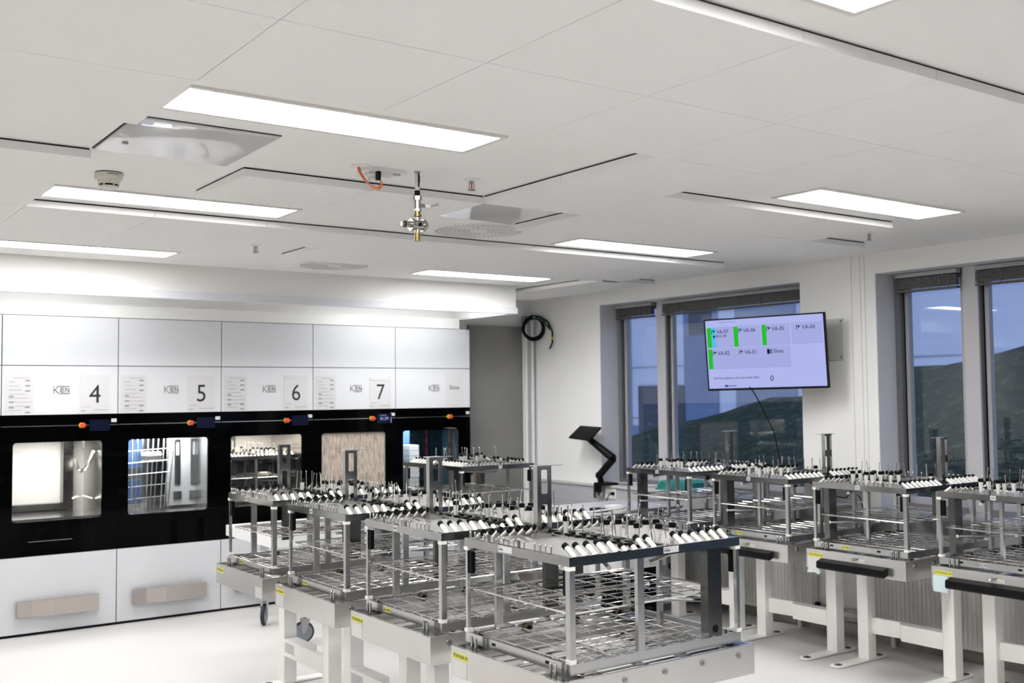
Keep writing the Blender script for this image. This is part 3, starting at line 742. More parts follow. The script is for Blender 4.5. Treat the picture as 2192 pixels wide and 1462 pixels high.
    def lean(x, side, short=False):
        a = math.radians(57+random.uniform(-3, 3))
        o = inst('nozzle', NZs if short else NZ, t, (x, side*(rh-.022), zb-.002), (side*a, random.uniform(-.05, .05), 0)); inst('nozzle_cap', NCs if short else NC, o)
    for k in range(17):
        x = -ra+.045+.0495*k
        if k in (9, 10) : continue
        lean(x, -1, k in (5, 6))
    for k in range(8): lean(-ra+.035+.0445*k, 1)
    for k in range(8): lean(.035+.0485*k, 1)
    # pegs along both short ends
    for sx in (-1, 1):
        for k in range(17):
            y = rh-.030-.034*k
            if k in (12,): continue
            inst('peg', PINB if k in (4, 10) else PIN, t, (sx*(ra-.007), y, .419))
    # rods in round sockets along the middle
    k = 0
    for x in (-.035, .02):
        for i in range(8):
            y = rh-.10-.072*i-(.03 if x > 0 else 0); k += 1
            inst('rod_socket', RB, t, (x, y, .409))
            if (k % 4) != 3:
                inst('spray_rod', ROD, t, (x, y, .415), (random.uniform(-.14, .14), random.uniform(-.14, .14), 0))
    for x, y in ((.18, .05), (.25, -.12), (.33, .02), (.30, .12), (.40, -.05)):
        inst('spray_rod', ROD, t, (x, y, .405), (random.uniform(-.15, .15), random.uniform(-.15, .15), 0))
    for x, y in ((-.01, .22), (.055, .03), (.10, .0), (.12, -.06), (.075, -.14), (.17, -.09), (.215, -.10), (.12, -.21), (.19, -.22)):
        o = inst('upright_nozzle', UN, t, (x, y, .406), (random.uniform(-.06, .06), random.uniform(-.06, .06), 0)); inst('nozzle_cap', UC, o)
    # slotted tower with flat cap
    q = MB(); tx, ty = -.128, .212
    mt = Matrix.Translation((tx, ty, 0))
    q.framebox(-.036, .405, .036, .575, -.016, .43, .016, .545, -.001, .001, .006, mt); q.framebox(-.036, .575, .036, .705, -.016, .59, .016, .69, -.001, .001, .006, mt)
    q.box(tx-.037, ty-.001, .405, tx-.035, ty+.028, .705); q.box(tx+.035, ty-.001, .405, tx+.037, ty+.028, .705)
    o = q.build('slotted_tower', M['steel'], t)
    q = MB(); q.box(tx-.040, ty-.006, .705, tx+.038, ty+.05, .708); q.box(tx+.038, ty+.0, .705, tx+.10, ty+.028, .707); q.build('tower_cap', M['wire'], o)
    # round tubes with white ends
    for p0, p1 in (((-.02, -.30, .355), (.40, -.10, .360)), ((.05, .12, .350), (-.13, -.20, .335)), ((-.30, .15, .185), (.30, .05, .190)), ((.10, -.05, .165), (.38, -.26, .160))):
        q = MB(); q.cyl(p0, p1, .0085, n=12); o = q.build('spray_tube', M['steel'], t, True)
        q = MB(); d = (Vector(p1)-Vector(p0)).normalized(); q.cyl(p1, Vector(p1)+d*.006, .0095, n=12); q.build('tube_end', M['clip'], o, True); q = MB(); q.cyl(Vector(p0)-d*.006, p0, .0095, n=12); q.build('tube_end', M['clip'], o, True)
    q = MB(); q.box(.255, -rh+.045, .375, .345, -rh+.20, .385); q.build('duct_bracket', M['steeldk'], t); q = MB(); q.box(-.16, .17, .12, -.09, .19, .405); q.build('feed_plate', M['steeldk'], t)
    return t
rack0 = make_rack()
def rack_stickers(t, end, code, yb, yt, big=False, white=False):
    fr = FX if end < 0 else FPX; x = end*ra
    if code:
        o = MB().box(x+end*.0002, yb-.028, .009, x+end*.001, yb+.028, .030).build('code_sticker', M['paperw'] if white else M['yellow'], t)
        o['label'] = 'sticker reading ' + code
        text('lettering', code, .0185 if not white else .017, M['ink'], o, fr, (x+end*.0013, yb, .0195), sx=.95)
    x2 = end*(ra+.002); hw = .046 if big else .017
    o = MB().box(x2, yt-hw, .391, x2+end*.0008, yt+hw, .416).build('barcode_sticker', M['paperw'], t)
    q = MB()
    ys = -end
    def yy(v_): return yt + (hw-.004-v_)*(1 if end < 0 else -1)
    for k in range(8):
        a, b_ = yy(.0035*k), yy(.0035*k+.002); q.box(x2+end*.0008, min(a, b_), .398, x2+end*.0012, max(a, b_), .406)
    a, b_ = yy(0), yy(.018); q.box(x2+end*.0008, min(a, b_), .410, x2+end*.0012, max(a, b_), .4115)
    q.build('barcode', M['inkgrey'], o)
rack_specs = [('36', -1, 'A8 MIC', 2.83, 6.05, 'washer rack on the stand STATION 36, yellow sticker blurred'), ('37', -1, 'A7 MIC', 2.83, 5.14, 'washer rack with the yellow sticker A7 MIC'),
  ('38', -1, 'A6 MIC', 2.83, 4.235, 'washer rack with the yellow sticker A6 MIC'), ('39', -1, None, 2.83, 3.36, 'nearest washer rack, long white barcode stickers on its top frame'),
  ('31', 1, 'A2 MIC', 6.09, 6.03, 'washer rack at the far end of the window row, beside the green cloths'), ('32', 1, 'A4 MIC', 6.09, 5.105, 'washer rack with the yellow sticker A4 MIC'),
  ('33', 1, 'A3 MIC', 6.07, 4.19, 'washer rack with the yellow sticker A3 MIC'), ('34', 1, 'A22 MIC', 6.08, 3.30, 'washer rack with the white sticker A22 MIC at the right edge')]
first = True; racks = {}
proto = copy_tree(rack0)
for n_, end, code, x, y, lab in rack_specs:
    t = rack0 if first else copy_tree(proto); first = False
    t.location = (x, y, RZ); t.rotation_euler = (0, 0, 0 if end < 0 else PI)
    tag(t, lab, 'washer rack', 'wire racks with nozzles on the stands'); racks[n_] = t
    rack_stickers(t, end, code, (.135 if end < 0 else -.10) if code != 'A22 MIC' else -.07, .055 if end < 0 else 0.0, n_ == '39', code == 'A22 MIC')
# long sticker on the near side of the nearest rack, and a small one on the next
for n_, hw in (('39', .040), ('38', .018)):
    t = racks[n_]; o = MB().box(.060-hw, -rh-.0028, .391, .060+hw, -rh-.002, .416).build('barcode_sticker', M['paperw'], t)
    q = MB()
    for k in range(9): q.box(.060-hw+.004+.0035*k, -rh-.0032, .397, .060-hw+.006+.0035*k, -rh-.0028, .405)
    q.box(.064-hw, -rh-.0032, .409, .084-hw, -rh-.0028, .4105); q.build('barcode', M['inkgrey'], o)
# rack on the trolley beside the washers, turned by a quarter
t = copy_tree(proto); t.location = (4.74, 7.30, .832); t.rotation_euler = (0, 0, PI/2)
tag(t, 'washer rack standing apart in front of the last washer, turned sideways', 'washer rack', 'wire racks with nozzles on the stands'); rack_stickers(t, -1, None, 0, -.02)
# rack inside washer 6
t = copy_tree(proto); t.location = (3.645, YC+.42, .90); t.scale = (.72, .92, .92)
tag(t, 'loaded rack seen through the window of the washer numbered 6', 'washer rack')
def kill(o):
    for c in list(o.children): kill(c)
    bpy.data.objects.remove(o)
kill(proto)

# ------------------------------------------------------------------ trolleys and robot behind the racks
def caster(t, x, y, ang, r=.078):
    q = MB(); m_ = Matrix.Translation((x, y, 0)) @ Matrix.Rotation(ang, 4, 'Z')
    q.lathe([(r-.012, -.016), (r, -.010), (r, .010), (r-.012, .016)], (0, 0, r), 24, 'Y')
    w_ = inst('caster_tyre', q.mesh('caster_tyre', M['rubber'], True), t, (x, y, 0), (0, 0, ang))
    q = MB(); q.lathe([(.008, -.020), (r-.014, -.017), (r-.014, .017), (.008, .020)], (0, 0, r), 20, 'Y'); inst('wheel', q.mesh('wheel', M['greywheel'], True), w_)
    q = MB(); 
    for s in (-1, 1): q.prism([(-.012, r-.012), (.012, r-.012), (.045, 2*r+.006), (.045, 2*r+.02), (-.02, 2*r+.02), (-.02, 2*r+.006)], s*.022, s*.025, 'Y')
    q.box(-.02, -.025, 2*r+.018, .045, .025, 2*r+.024); q.cyl((.012, 0, 2*r+.024), (.012, 0, .235), .012)
    inst('fork', q.mesh('fork', M['steel'], True), w_)
t = thing('transfer_trolley', (0, 0, 0), 'white transfer trolley on grey casters in front of the washers 5 to 7', 'trolley')
q = MB(); q.box(3.02, 7.22, .72, 5.14, 7.26, .80); q.box(3.02, 8.10, .72, 5.14, 8.14, .80); q.box(3.02, 7.26, .72, 3.06, 8.10, .80); q.box(5.10, 7.26, .72, 5.14, 8.10, .80)
q.build('side_panel', M['whitefix'], t)
q = MB()
for k in range(9): q.cyl((3.06+.25*k, 7.26, .79), (3.06+.25*k, 8.10, .79), .006, n=6)
for y in (7.35, 7.95): q.box(3.06, y-.015, .80, 5.10, y+.015, .830) if False else q.box(3.06, y-.012, .785, 5.10, y+.012, .805)
q.build('deck_rail', M['steel'], t)
for x, y in ((3.30, 7.31), (3.30, 8.05), (4.95, 7.31), (4.95, 8.05)):
    q = MB(); q.box(x-.025, y-.025, .235, x+.025, y+.025, .72); q.build('leg', M['steelmat'], t)
    caster(t, x, y, -.32 if y < 8 else .95)
q = MB(); q.box(3.275, 7.29, .30, 4.975, 7.33, .34); q.box(3.275, 8.03, .30, 4.975, 8.07, .34); q.build('lower_rail', M['cream'], t)
q = MB(); q.box(4.40, 6.955, .806, 4.44, 7.26, .826); q.box(5.05, 6.955, .806, 5.09, 7.26, .826); q.box(4.40, 6.90, .806, 5.09, 6.955, .826); q.box(4.40, 7.26, .8055, 5.09, 7.72, .826); q.build('docking_deck', M['steeldk'], t)
MB().box(4.40, 6.93, .235, 4.44, 6.97, .806).build('leg', M['steelmat'], t); MB().box(5.05, 6.93, .235, 5.09, 6.97, .806).build('leg', M['steelmat'], t); caster(t, 4.42, 6.95, 1.0); caster(t, 5.07, 6.95, .4)

t = thing('loading_robot', (0, 0, 0), 'white and black loading robot parked behind the window row of racks', 'robot')
q = MB(); q.box(5.42, 6.46, .07, 6.10, 7.20, .39); q.build('base_body', M['blackp'], t)
q = MB(); q.box(5.30, 6.44, .39, 6.12, 7.22, .585); q.build('cover', M['whitefix'], t)
q = MB(); q.box(6.10, 6.46, .07, 6.28, 7.20, .62); q.build('side_column', M['trunk'], t)
q = MB(); q.lathe([(.030, -.002), (.034, -.018), (.026, -.032)], (6.19, 6.46, .373), 18, 'Y'); q.build('emergency_knob', M['blackp'], t, True)
q = MB(); q.box(5.12, 6.462, .835, 6.33, 7.2, .853); q.build('deck', M['trunk'], t)
q = MB(); q.cyl((4.98, 6.45, .868), (5.70, 6.45, .888), .008); q.box(5.0, 6.445, .846, 6.33, 6.46, .862); q.build('deck_rail', M['lav'], t)
for x, y in ((5.5, 6.6), (6.2, 6.6), (5.5, 7.1), (6.2, 7.1)): MB().box(x-.03, y-.03, .58, x+.03, y+.03, .836).build('support_post', M['steeldk'], t)
for x, y in ((5.5, 6.54), (6.1, 6.54), (5.5, 7.1), (6.1, 7.1)):
    q = MB(); q.cyl((x-.02, y, .035), (x+.02, y, .035), .035, n=16); q.build('wheel', M['rubber'], t, True)
q = MB(); q.box(5.46, 6.50, .853, 5.56, 6.62, .885); q.tube([(5.44, 6.5, .858), (5.5, 6.48, .885), (5.56, 6.5, .875), (5.60, 6.52, .857)], .008); q.build('sensor_unit', M['blackp'], t)
o = MB().box(5.60, 6.50, .853, 5.72, 6.60, .90).build('control_box', M['whitefix'], t)
q = MB(); q.prism([(5.64, .865), (5.67, .865), (5.655, .888)], 6.4985, 6.4999, 'Y'); q.build('warning_triangle', M['yel2'], o)
o = MB().box(5.93, 6.4385, .405, 6.0, 6.4395, .43).build('code_sticker', M['paperw'], t)
t = thing('step_stool', (4.62, 6.45, 0), 'low white step with a dark brown top seen through the wire racks', 'step')
q = MB(); q.prism([(-.26, 0), (.26, 0), (.22, .43), (-.22, .43)], -.2, .2, 'Y'); q.build('body', M['whitefix'], t); MB().box(-.25, -.22, .43, .25, .22, .46).build('top', M['brown'], t)

# ------------------------------------------------------------------ trunking, socket, radiators, pipes
t = thing('cable_trunking', (0, 0, 0), 'grey horizontal cable trunking under the window sill', 'trunking')
q = MB(); q.box(6.583, -1.0, .69, 6.599, 8.80, .913); q.build('cover', M['trunk'], t)
q = MB(); q.box(6.5822, -1.0, .745, 6.583, 8.80, .748); q.box(6.5822, -1.0, .715, 6.583, 8.80, .7175); q.build('groove', M['frame'], t)
t = thing('power_socket', (6.582, 7.66, .86), 'white double socket with yellow label on the grey trunking', 'socket')
MB().box(-.006, -.075, -.048, 0, .075, .048).build('plate', M['whitefix'], t)
MB().box(-.0068, -.03, .032, -.006, .03, .042).build('yellow_label', M['yel2'], t)
q = MB()
for y in (.04, 0): q.lathe([(.018, -.0062), (.018, -.008), (.014, -.0082)], (0, y, 0), 16, 'X')
q.build('outlet', M['paperw'], t, True)
t = thing('plug_cord', (6.575, 7.615, .862), 'black plug and cord hanging from the white wall socket', 'cord')
q = MB(); q.cyl((0, 0, 0), (-.03, 0, 0), .018, .013, n=14); q.build('plug', M['blackp'], t, True)
q = MB(); q.tube([(-.03, 0, 0), (-.045, .015, -.01), (-.05, .04, -.06), (-.05, .06, -.14), (-.05, .065, -.25), (-.04, .07, -.4)], .0045); q.build('cord', M['blackp'], t, True)
def radiator(y0, y1, lab):
    t = thing('radiator', (6.53, (y0+y1)/2, .10), lab, 'radiator', 'panel radiators under the windows'); L = (y1-y0)/2
    MB().box(-.03, -L, 0, .035, L, .50).build('panel', M['rad'], t)
    q = MB(); n_ = int((y1-y0)/.033)
    for k in range(n_):
        y = -L+.02+.033*k; q.prism([(-.031, y), (-.031, y+.022), (-.037, y+.017), (-.037, y+.005)], .03, .47, 'Z')
    q.build('ribs', M['rad'], t)
    MB().box(-.03, -L, .50, .035, L, .508).build('top_grille', M['rad'], t)
    q = MB()
    for y in (-L+.15, L-.15): q.box(.0, y-.015, -.10, .02, y+.015, 0)
    q.build('bracket', M['rad'], t)
radiator(5.27, 7.35, 'white ribbed radiator below the window behind the screen'); radiator(2.7, 4.75, 'white ribbed radiator below the right-hand window')
t = thing('heating_pipes', (6.56, 5.0, .16), 'pair of grey heating pipes low on the wall between the radiators', 'pipe')
for z_ in (.035, -.033): 
    q = MB(); q.cyl((0, -.24, z_), (0, .26, z_), .011, n=12); q.build('pipe', M['pipe'], t, True)
q = MB(); q.cyl((-.01, .24, .035), (-.01, .29, .035), .022, n=14); q.build('valve', M['blackp'], t, True)

# vertical cable channel in the corner
t = thing('cable_channel', (6.50, 8.84, 0), 'tall pale cable channel in the far corner beside the steel cladding', 'channel')
q = MB(); q.box(-.05, -.02, 0, -.028, .04, 2.6); q.box(.028, -.02, 0, .055, .04, 2.6); q.build('side_profile', M['whitefix'], t)
q = MB(); q.box(-.028, -.008, 0, .028, .04, 2.58); q.build('cover', M['trunk'], t)
q = MB(); q.box(-.055, -.025, 2.53, -.01, .04, 2.61); q.build('end_cap', M['frame'], t)
q = MB(); q.box(-.0, -.03, .96, .05, -.02, 1.06); q.build('white_box', M['whitefix'], t)
# coil
t = thing('cable_coil', (6.50, 8.78, 2.48), 'coil of thick black cable hanging on the corner channel', 'cable')
q = MB()
for r_, dz in ((.118, 0), (.106, .006), (.112, -.012)):
    pts = []
    for k in range(33):
        a = 2*PI*k/32; pts.append((r_*math.cos(a)*.75, -.03-r_*math.cos(a)*.55+dz, r_*math.sin(a)+dz))
    q.tube(pts, .011, 8)
q.build('loops', M['blackp'], t, True)
q = MB(); q.tube([(-.08, -.0, .09), (-.03, -.04, .13), (.03, -.10, .12), (.06, -.20, .06), (.07, -.26, -.05), (.06, -.27, -.16), (.04, -.25, -.22)], .009); q.build('loose_end', M['blackp'], t, True)
q = MB(); q.tube([(.0, -.08, .11), (.03, -.17, .07), (.05, -.245, -.02)], .012); q.build('green_wire', mat('green_wire', (.01, .09, .05), .5), t, True)
q = MB(); q.cyl((.066, -.268, -.10), (.062, -.27, -.125), .011); q.build('yellow_band', M['yel2'], t)
q = MB(); q.box(-.02, -.06, .105, .0, -.05, .135); q.build('cable_tie', M['white'], t)

# ------------------------------------------------------------------ television
t = thing('display_screen', (6.2536, 5.4657, 2.1001), 'flat screen with green station tiles tilted out from the pier', 'screen')
t.rotation_euler = (0, 0, 0)
RT = Matrix.Rotation(-1.2344, 4, 'Z') @ Matrix.Rotation(.0842, 4, 'X') @ Matrix.Rotation(-.0128, 4, 'Y')
t.rotation_mode = 'QUATERNION'; t.rotation_quaternion = RT.to_quaternion()
W_, H_ = .965, .562
q = MB(); bz = .011
q.box(-W_/2, 0, -H_/2, W_/2, .028, H_/2); q.build('casing', M['blackp'], t)
q = MB(); q.box(-.28, .028, -.22, .28, .055, .15); q.box(.43, .028, -.14, .47, .045, .14); q.build('rear_housing', M['blackp'], t)
q = MB(); q.box(-W_/2, -.004, -H_/2, -W_/2+bz, 0, H_/2); q.box(W_/2-bz, -.004, -H_/2, W_/2, 0, H_/2); q.box(-W_/2+bz, -.004, H_/2-bz, W_/2-bz, 0, H_/2); q.box(-W_/2+bz, -.004, -H_/2, W_/2-bz, 0, -H_/2+bz*1.5); q.build('bezel', M['blackp'], t)
scr = MB().box(-W_/2+bz, -.0015, -H_/2+bz*1.5, W_/2-bz, 0, H_/2-bz).build('display', M['tvglow'], t)
sw, sh_ = W_-2*bz, H_-2.5*bz; ox, oz = -W_/2+bz, -H_/2+bz*1.5
def S(u, v_): return ox+u*sw, oz+v_*sh_         # u right, v up in 0..1
tiles = [(0.01, .60, 'VA-07', 1), (.247, .60, 'VA-06', 2), (.49, .60, 'VA-05', 2), (.74, .60, 'VA-04', 0), (.01, .285, 'VA-02', 2), (.247, .285, 'VA-01', 0), (.485, .285, 'Sluse', 3)]
tl = MB(); ln = MB(); grs = []; ic = MB()
for u, v_, s, kd in tiles:
    x0, z0 = S(u, v_); x1, z1 = S(u+.232 if u < .7 else u+.245, v_+.295)
    ln.box(x0, -.0018, z0, x1, -.0015, z1); tl.box(x0+.0012, -.0021, z0+.0012, x1-.0012, -.0018, z1-.0012)
    if kd in (1, 2): gr = MB(); gr.box(x0, -.0024, z0, x0+.036, -.0021, z1); grs.append(gr)
    bx = x0+.045 if kd != 0 else x0+.042
    if kd == 3: bx = x0+.044; ic.box(bx-.006, -.0029, z1-.055, bx+.014, -.0024, z1-.018); ic.box(bx+.018, -.0029, z1-.055, bx+.024, -.0024, z1-.022); ic.box(bx+.018, -.0029, z1-.026, bx+.032, -.0024, z1-.021); ic.box(bx+.028, -.0029, z1-.055, bx+.033, -.0024, z1-.022)
    else:
        ic.box(bx-.006, -.0029, z1-.050, bx-.001, -.0024, z1-.022); ic.box(bx-.005, -.0029, z1-.024, bx+.012, -.0024, z1-.019)
        ic.prism([(bx+.006, z1-.020), (bx+.026, z1-.024), (bx+.010, z1-.042)], -.0029, -.0024, 'Y')
tl.build('screen_tiles', M['tvtile'], scr); ln.build('tile_borders', M['tvline'], scr); [g_.build('green_bar', M['tvgreen'], scr) for g_ in grs]
x0, z0 = S(.01, .60); q = MB(); q.box(x0+.036, -.0024, z0, x0+.076, -.0021, z0+.295*sh_); q.build('blue_bar', M['tvblue'], scr)
cx_, cz_ = x0+.058, z0+.165*sh_
ic.lathe([(.009, -.0029), (.009, -.0024)], (cx_, 0, cz_-.002), 14, 'Y'); ic.box(cx_-.003, -.0029, cz_+.006, cx_+.003, -.0024, cz_+.012)
ic.build('icons', M['tvink'], scr)
for u, v_, s, kd in tiles:
    x0, z0 = S(u, v_); z1 = z0+.295*sh_
    tx_ = {1: x0+.080, 2: x0+.080, 0: x0+.080, 3: x0+.088}[kd]
    text('screen_text', s, .044, M['tvink'], scr, FY, (tx_, -.0027, z1-.036), 'LEFT', sx=.88)
x0, z0 = S(.01, .60); text('screen_text', '00:51:40', .029, M['tvink'], scr, FY, (x0+.072, -.0027, z0+.165*sh_), 'LEFT', sx=.9)
x0, z0 = S(.045, .15); text('screen_text', 'AL10 has helped you this many times today:', .0245, M['tvink'], scr, FY, (x0, -.002, z0), 'LEFT', sx=.86)
x0, z0 = S(.535, .125); text('screen_text', '0', .060, M['tvink'], scr, FY, (x0, -.002, z0), 'LEFT')
x0, z0 = S(.14, .035); q = MB(); q.box(x0, -.002, z0-.008, x0+.028, -.0016, z0+.008); q.box(x0+.032, -.002, z0-.003, x0+.095, -.0016, z0+.003); q.build('footer_logo', M['tvinkblue'], scr)
x0, z0 = S(.12, .965); q = MB(); q.box(x0, -.002, z0-.002, x0+.14, -.0016, z0+.002); q.build('header_line', M['tvline'], scr)
# bracket: wall plate on the pier plus swing arm
t = thing('screen_bracket', (6.6, 5.10, 2.19), 'white wall plate and arm holding the flat screen', 'bracket')
q = MB(); q.box(-.012, -.10, -.155, -.0005, .13, .155); q.build('wall_plate', mat('bracket_plate', (.60, .60, .58), .35), t)
q = MB()
for y in (-.085,):
    for z_ in (-.135, .135): q.cyl((-.012, y, z_), (-.015, y, z_), .006, n=10)
q.build('screw', M['steeldk'], t)
q = MB(); q.tube([(-.012, .08, 0), (-.10, .16, 0), (-.20, .27, -.05), (-.275, .345, -.08)], .018); q.build('swing_arm', M['whitefix'], t, True)
t = thing('screen_cable', (6.385, 5.72, 1.82), 'thin black cable hanging below the flat screen', 'cable')
q = MB(); q.tube([(-.22, -.18, .02), (-.10, -.12, -.03), (.10, -.035, -.17), (.15, -.09, -.34), (.15, -.14, -.55), (.17, -.22, -.70), (.17, -.42, -.715), (.17, -.50, -.765), (.17, -.62, -.80), (.17, -.74, -.805), (.17, -.79, -.75), (.17, -.86, -.79), (.19, -.88, -.90)], .0045); q.build('cable', M['blackp'], t, True)

# ------------------------------------------------------------------ tablet on articulated arm
t = thing('tablet_arm', (6.60, 7.76, .937), 'black tablet on a bent black arm clamped to the window sill', 'tablet arm')
def L3(p): return Vector(p) - Vector((6.60, 7.76, .937))
pts = [L3(p) for p in ((6.36, 8.02, 1.387), (6.52, 8.03, 1.496), (6.52, 7.715, 1.488), (6.36, 7.70, 1.369))]
n_ = (pts[1]-pts[0]).cross(pts[3]-pts[0]).normalized()*.02
q = MB(); q.add(pts + [p+n_ for p in pts], [(0,1,2,3),(7,6,5,4),(0,4,5,1),(1,5,6,2),(2,6,7,3),(3,7,4,0)]); o = q.build('tablet', M['blackp'], t)
bv = o.modifiers.new('b', 'BEVEL'); bv.width = .008; bv.segments = 2
def arm(p, q_, w0, w1, name):
    m_ = MB(); p = L3(p); q_ = L3(q_); m_.cyl(p, q_, w0, w1, n=12); m_.lathe([(w0*.9, -.02), (w0*.9, .02)], tuple(q_), 16, 'X'); return m_.build(name, M['blackp'], t, True)
arm((6.46, 7.83, 1.375), (6.50, 7.53, 1.20), .030, .040, 'upper_arm')
arm((6.50, 7.53, 1.19), (6.50, 7.73, 1.03), .036, .032, 'lower_arm')
q = MB(); q.cyl(L3((6.45, 7.87, 1.42)), L3((6.46, 7.82, 1.37)), .03, n=12); q.build('tilt_joint', M['blackp'], t, True)
q = MB(); q.cyl(L3((6.50, 7.73, 1.04)), L3((6.53, 7.74, .96)), .026, .030, n=14); q.box(-.10, -.12, .0, .06, .05, .022); q.box(-.09, -.03, -.07, -.075, .05, 0); q.build('clamp', M['blackp'], t)
q = MB(); q.box(-.085, .045, -.125, -.072, .075, .0); q.box(-.085, -.02, -.10, -.045, .02, -.06); q.build('clamp_bracket', M['steelmat'], t)

# cloths, cables on the sill
t = thing('green_cloths', (6.70, 6.72, .937), 'stack of folded green cloths on the sill behind the far rack', 'cloth')
for k in range(4):
    q = MB(); x0, x1 = -.11, .10; y0, y1 = -.16+.012*k, .34-.02*k; n_ = 14; vs = []; fs = []
    for i in range(n_+1):
        y = y0+(y1-y0)*i/n_; dz = .006*math.sin(i*1.3+k)+(.016*math.exp(-((i-5)/2.5)**2) if k == 3 else 0)
        for x, z_ in ((x0, 0), (x1, 0), (x1, .018+dz), (x0, .018+dz*.6)): vs.append((x, y, z_+.021*k))
    for i in range(n_):
        for a in range(4): b2 = (a+1) % 4; fs.append((4*i+a, 4*i+b2, 4*i+4+b2, 4*i+4+a))
    fs += [(0, 1, 2, 3), (4*n_+3, 4*n_+2, 4*n_+1, 4*n_)]
    q.add(vs, fs); q.build('folded_cloth', M['green'], t, True)
t = thing('dark_cloth', (6.70, 6.36, .937), 'crumpled dark blue cloth on the sill beside the green stack', 'cloth')
q = MB(); n_ = 12; vs = []; fs = []
for i in range(n_+1):
    for k in range(n_+1):
        vs.append((-.10+.2*i/n_, -.17+.34*k/n_, .001+(.055*math.sin(PI*i/n_)*math.sin(PI*k/n_)*(1+.4*math.sin(i*2.1)*math.cos(k*1.7)))))
for i in range(n_):
    for k in range(n_): a = i*(n_+1)+k; fs.append((a, a+1, a+n_+2, a+n_+1))
vs += [(-.10, -.17, 0), (.10, -.17, 0), (.10, .17, 0), (-.10, .17, 0)]; b0 = len(vs)-4; fs.append((b0, b0+1, b0+2, b0+3)); q.add(vs, fs); q.build('cloth', M['darkcloth'], t, True)
t = thing('white_cable_bundle', (6.68, 7.35, .943), 'tangle of white cables lying on the window sill', 'cable')
q = MB(); rnd = random.Random(3)
for k in range(4):
    pts = [(.05*math.sin(i*.9+k)+rnd.uniform(-.02, .02), -.26+.06*i, .004+.006*k+(.05*math.exp(-((i-6)/1.6)**2) if k == 0 else 0)) for i in range(10)]
    q.tube(pts, .004)
q.build('cables', M['whitecable'], t, True)
MB().box(-.05, -.04, .04, -.02, 0, .065).build('cable_plug', M['white'], t)

# ------------------------------------------------------------------ ceiling fittings
t = thing('smoke_detector', (1.25, 4.83, H), 'cream smoke detector on the ceiling left of the glossy hatch', 'smoke detector')
q = MB(); q.lathe([(.058, 0), (.058, -.004)], (0,0,0), 32); q.build('gasket', M['blackp'], t, True)
q = MB(); q.lathe([(.060, -.004), (.060, -.028), (.057, -.032), (.048, -.033), (.045, -.05), (.043, -.052)], (0,0,0), 32); q.lathe([(.044, -.060), (.042, -.066), (.030, -.070)], (0,0,0), 32)
for k in range(6):
    a = k*PI/3+.3; q.box(-.003, .030, -.062, .003, .0435, -.050, Matrix.Rotation(a, 4, 'Z'))
q.build('housing', M['detector'], t, True)
q = MB(); q.lathe([(.038, -.051), (.038, -.061)], (0,0,0), 24); q.build('inlet', M['blackp'], t)
q = MB(); rnd = random.Random(2)
for k in range(12):
    a = math.radians(-108+3.6*k); 
    if k != 7: q.box(-.0013, -.0606, -.0145, .0013, -.0598, -.0115+rnd.uniform(0, .002), Matrix.Rotation(a+PI/2, 4, 'Z'))
q.build('small_print', M['ink'], t)
def sprinkler(x, y, lab):
    t = thing('sprinkler_head', (x, y, H), lab, 'sprinkler', 'sprinkler heads')
    q = MB(); q.lathe([(.038, 0), (.038, -.003), (.030, -.008), (.014, -.009)], (0,0,0), 24); q.build('rosette', M['whitefix'], t, True)
    q = MB(); q.cyl((0,0,-.008), (0,0,-.02), .010, n=12); q.box(-.014, -.002, -.045, -.011, .002, -.018); q.box(.011, -.002, -.045, .014, .002, -.018); q.cyl((0,0,-.045), (0,0,-.050), .012, n=12); q.cyl((0,0,-.050), (0,0,-.052), .018, n=16)
    q.build('frame', M['nickel'], t, True)
    q = MB(); q.cyl((0,0,-.02), (0,0,-.045), .003, n=8); q.build('bulb', M['red'], t, True)
sprinkler(2.68, 4.075, 'sprinkler head right of the hanging valve'); sprinkler(2.65, 6.62, 'sprinkler head above the washers near the small perforated diffuser')
sprinkler(5.69, 4.10, 'sprinkler head near the right-hand ceiling light'); sprinkler(5.80, 6.80, 'sprinkler head at the corner of the far perimeter tile island')
def diffuser(x, y, r_, lab):
    t = thing('air_diffuser', (x, y, H), lab, 'air diffuser', 'round ceiling diffusers')
    q = MB(); q.lathe([(r_, 0), (r_, -.004), (r_-.01, -.008), (r_-.02, -.006)], (0,0,0), 56); q.build('plate', M['whitefix'], t, True)
    q = MB()
    for ring in range(8):
        rr_ = r_*(.22+.092*ring); n_ = int(14+ring*6)
        for k in range(n_):
            a = 2*PI*k/n_+ring*.12; mt = Matrix.Translation((rr_*math.cos(a), rr_*math.sin(a), 0)) @ Matrix.Rotation(a+.5, 4, 'Z')
            q.box(-.010, -.0035, -.0095, .010, .0035, -.006, mt)
    q.build('slots', mat('diffuser_slot', (.66, .66, .65), .6), t)
diffuser(3.55, 5.325, .295, 'large perforated round diffuser below the second glossy hatch'); diffuser(3.56, 7.33, .285, 'small-looking perforated diffuser above the washers')
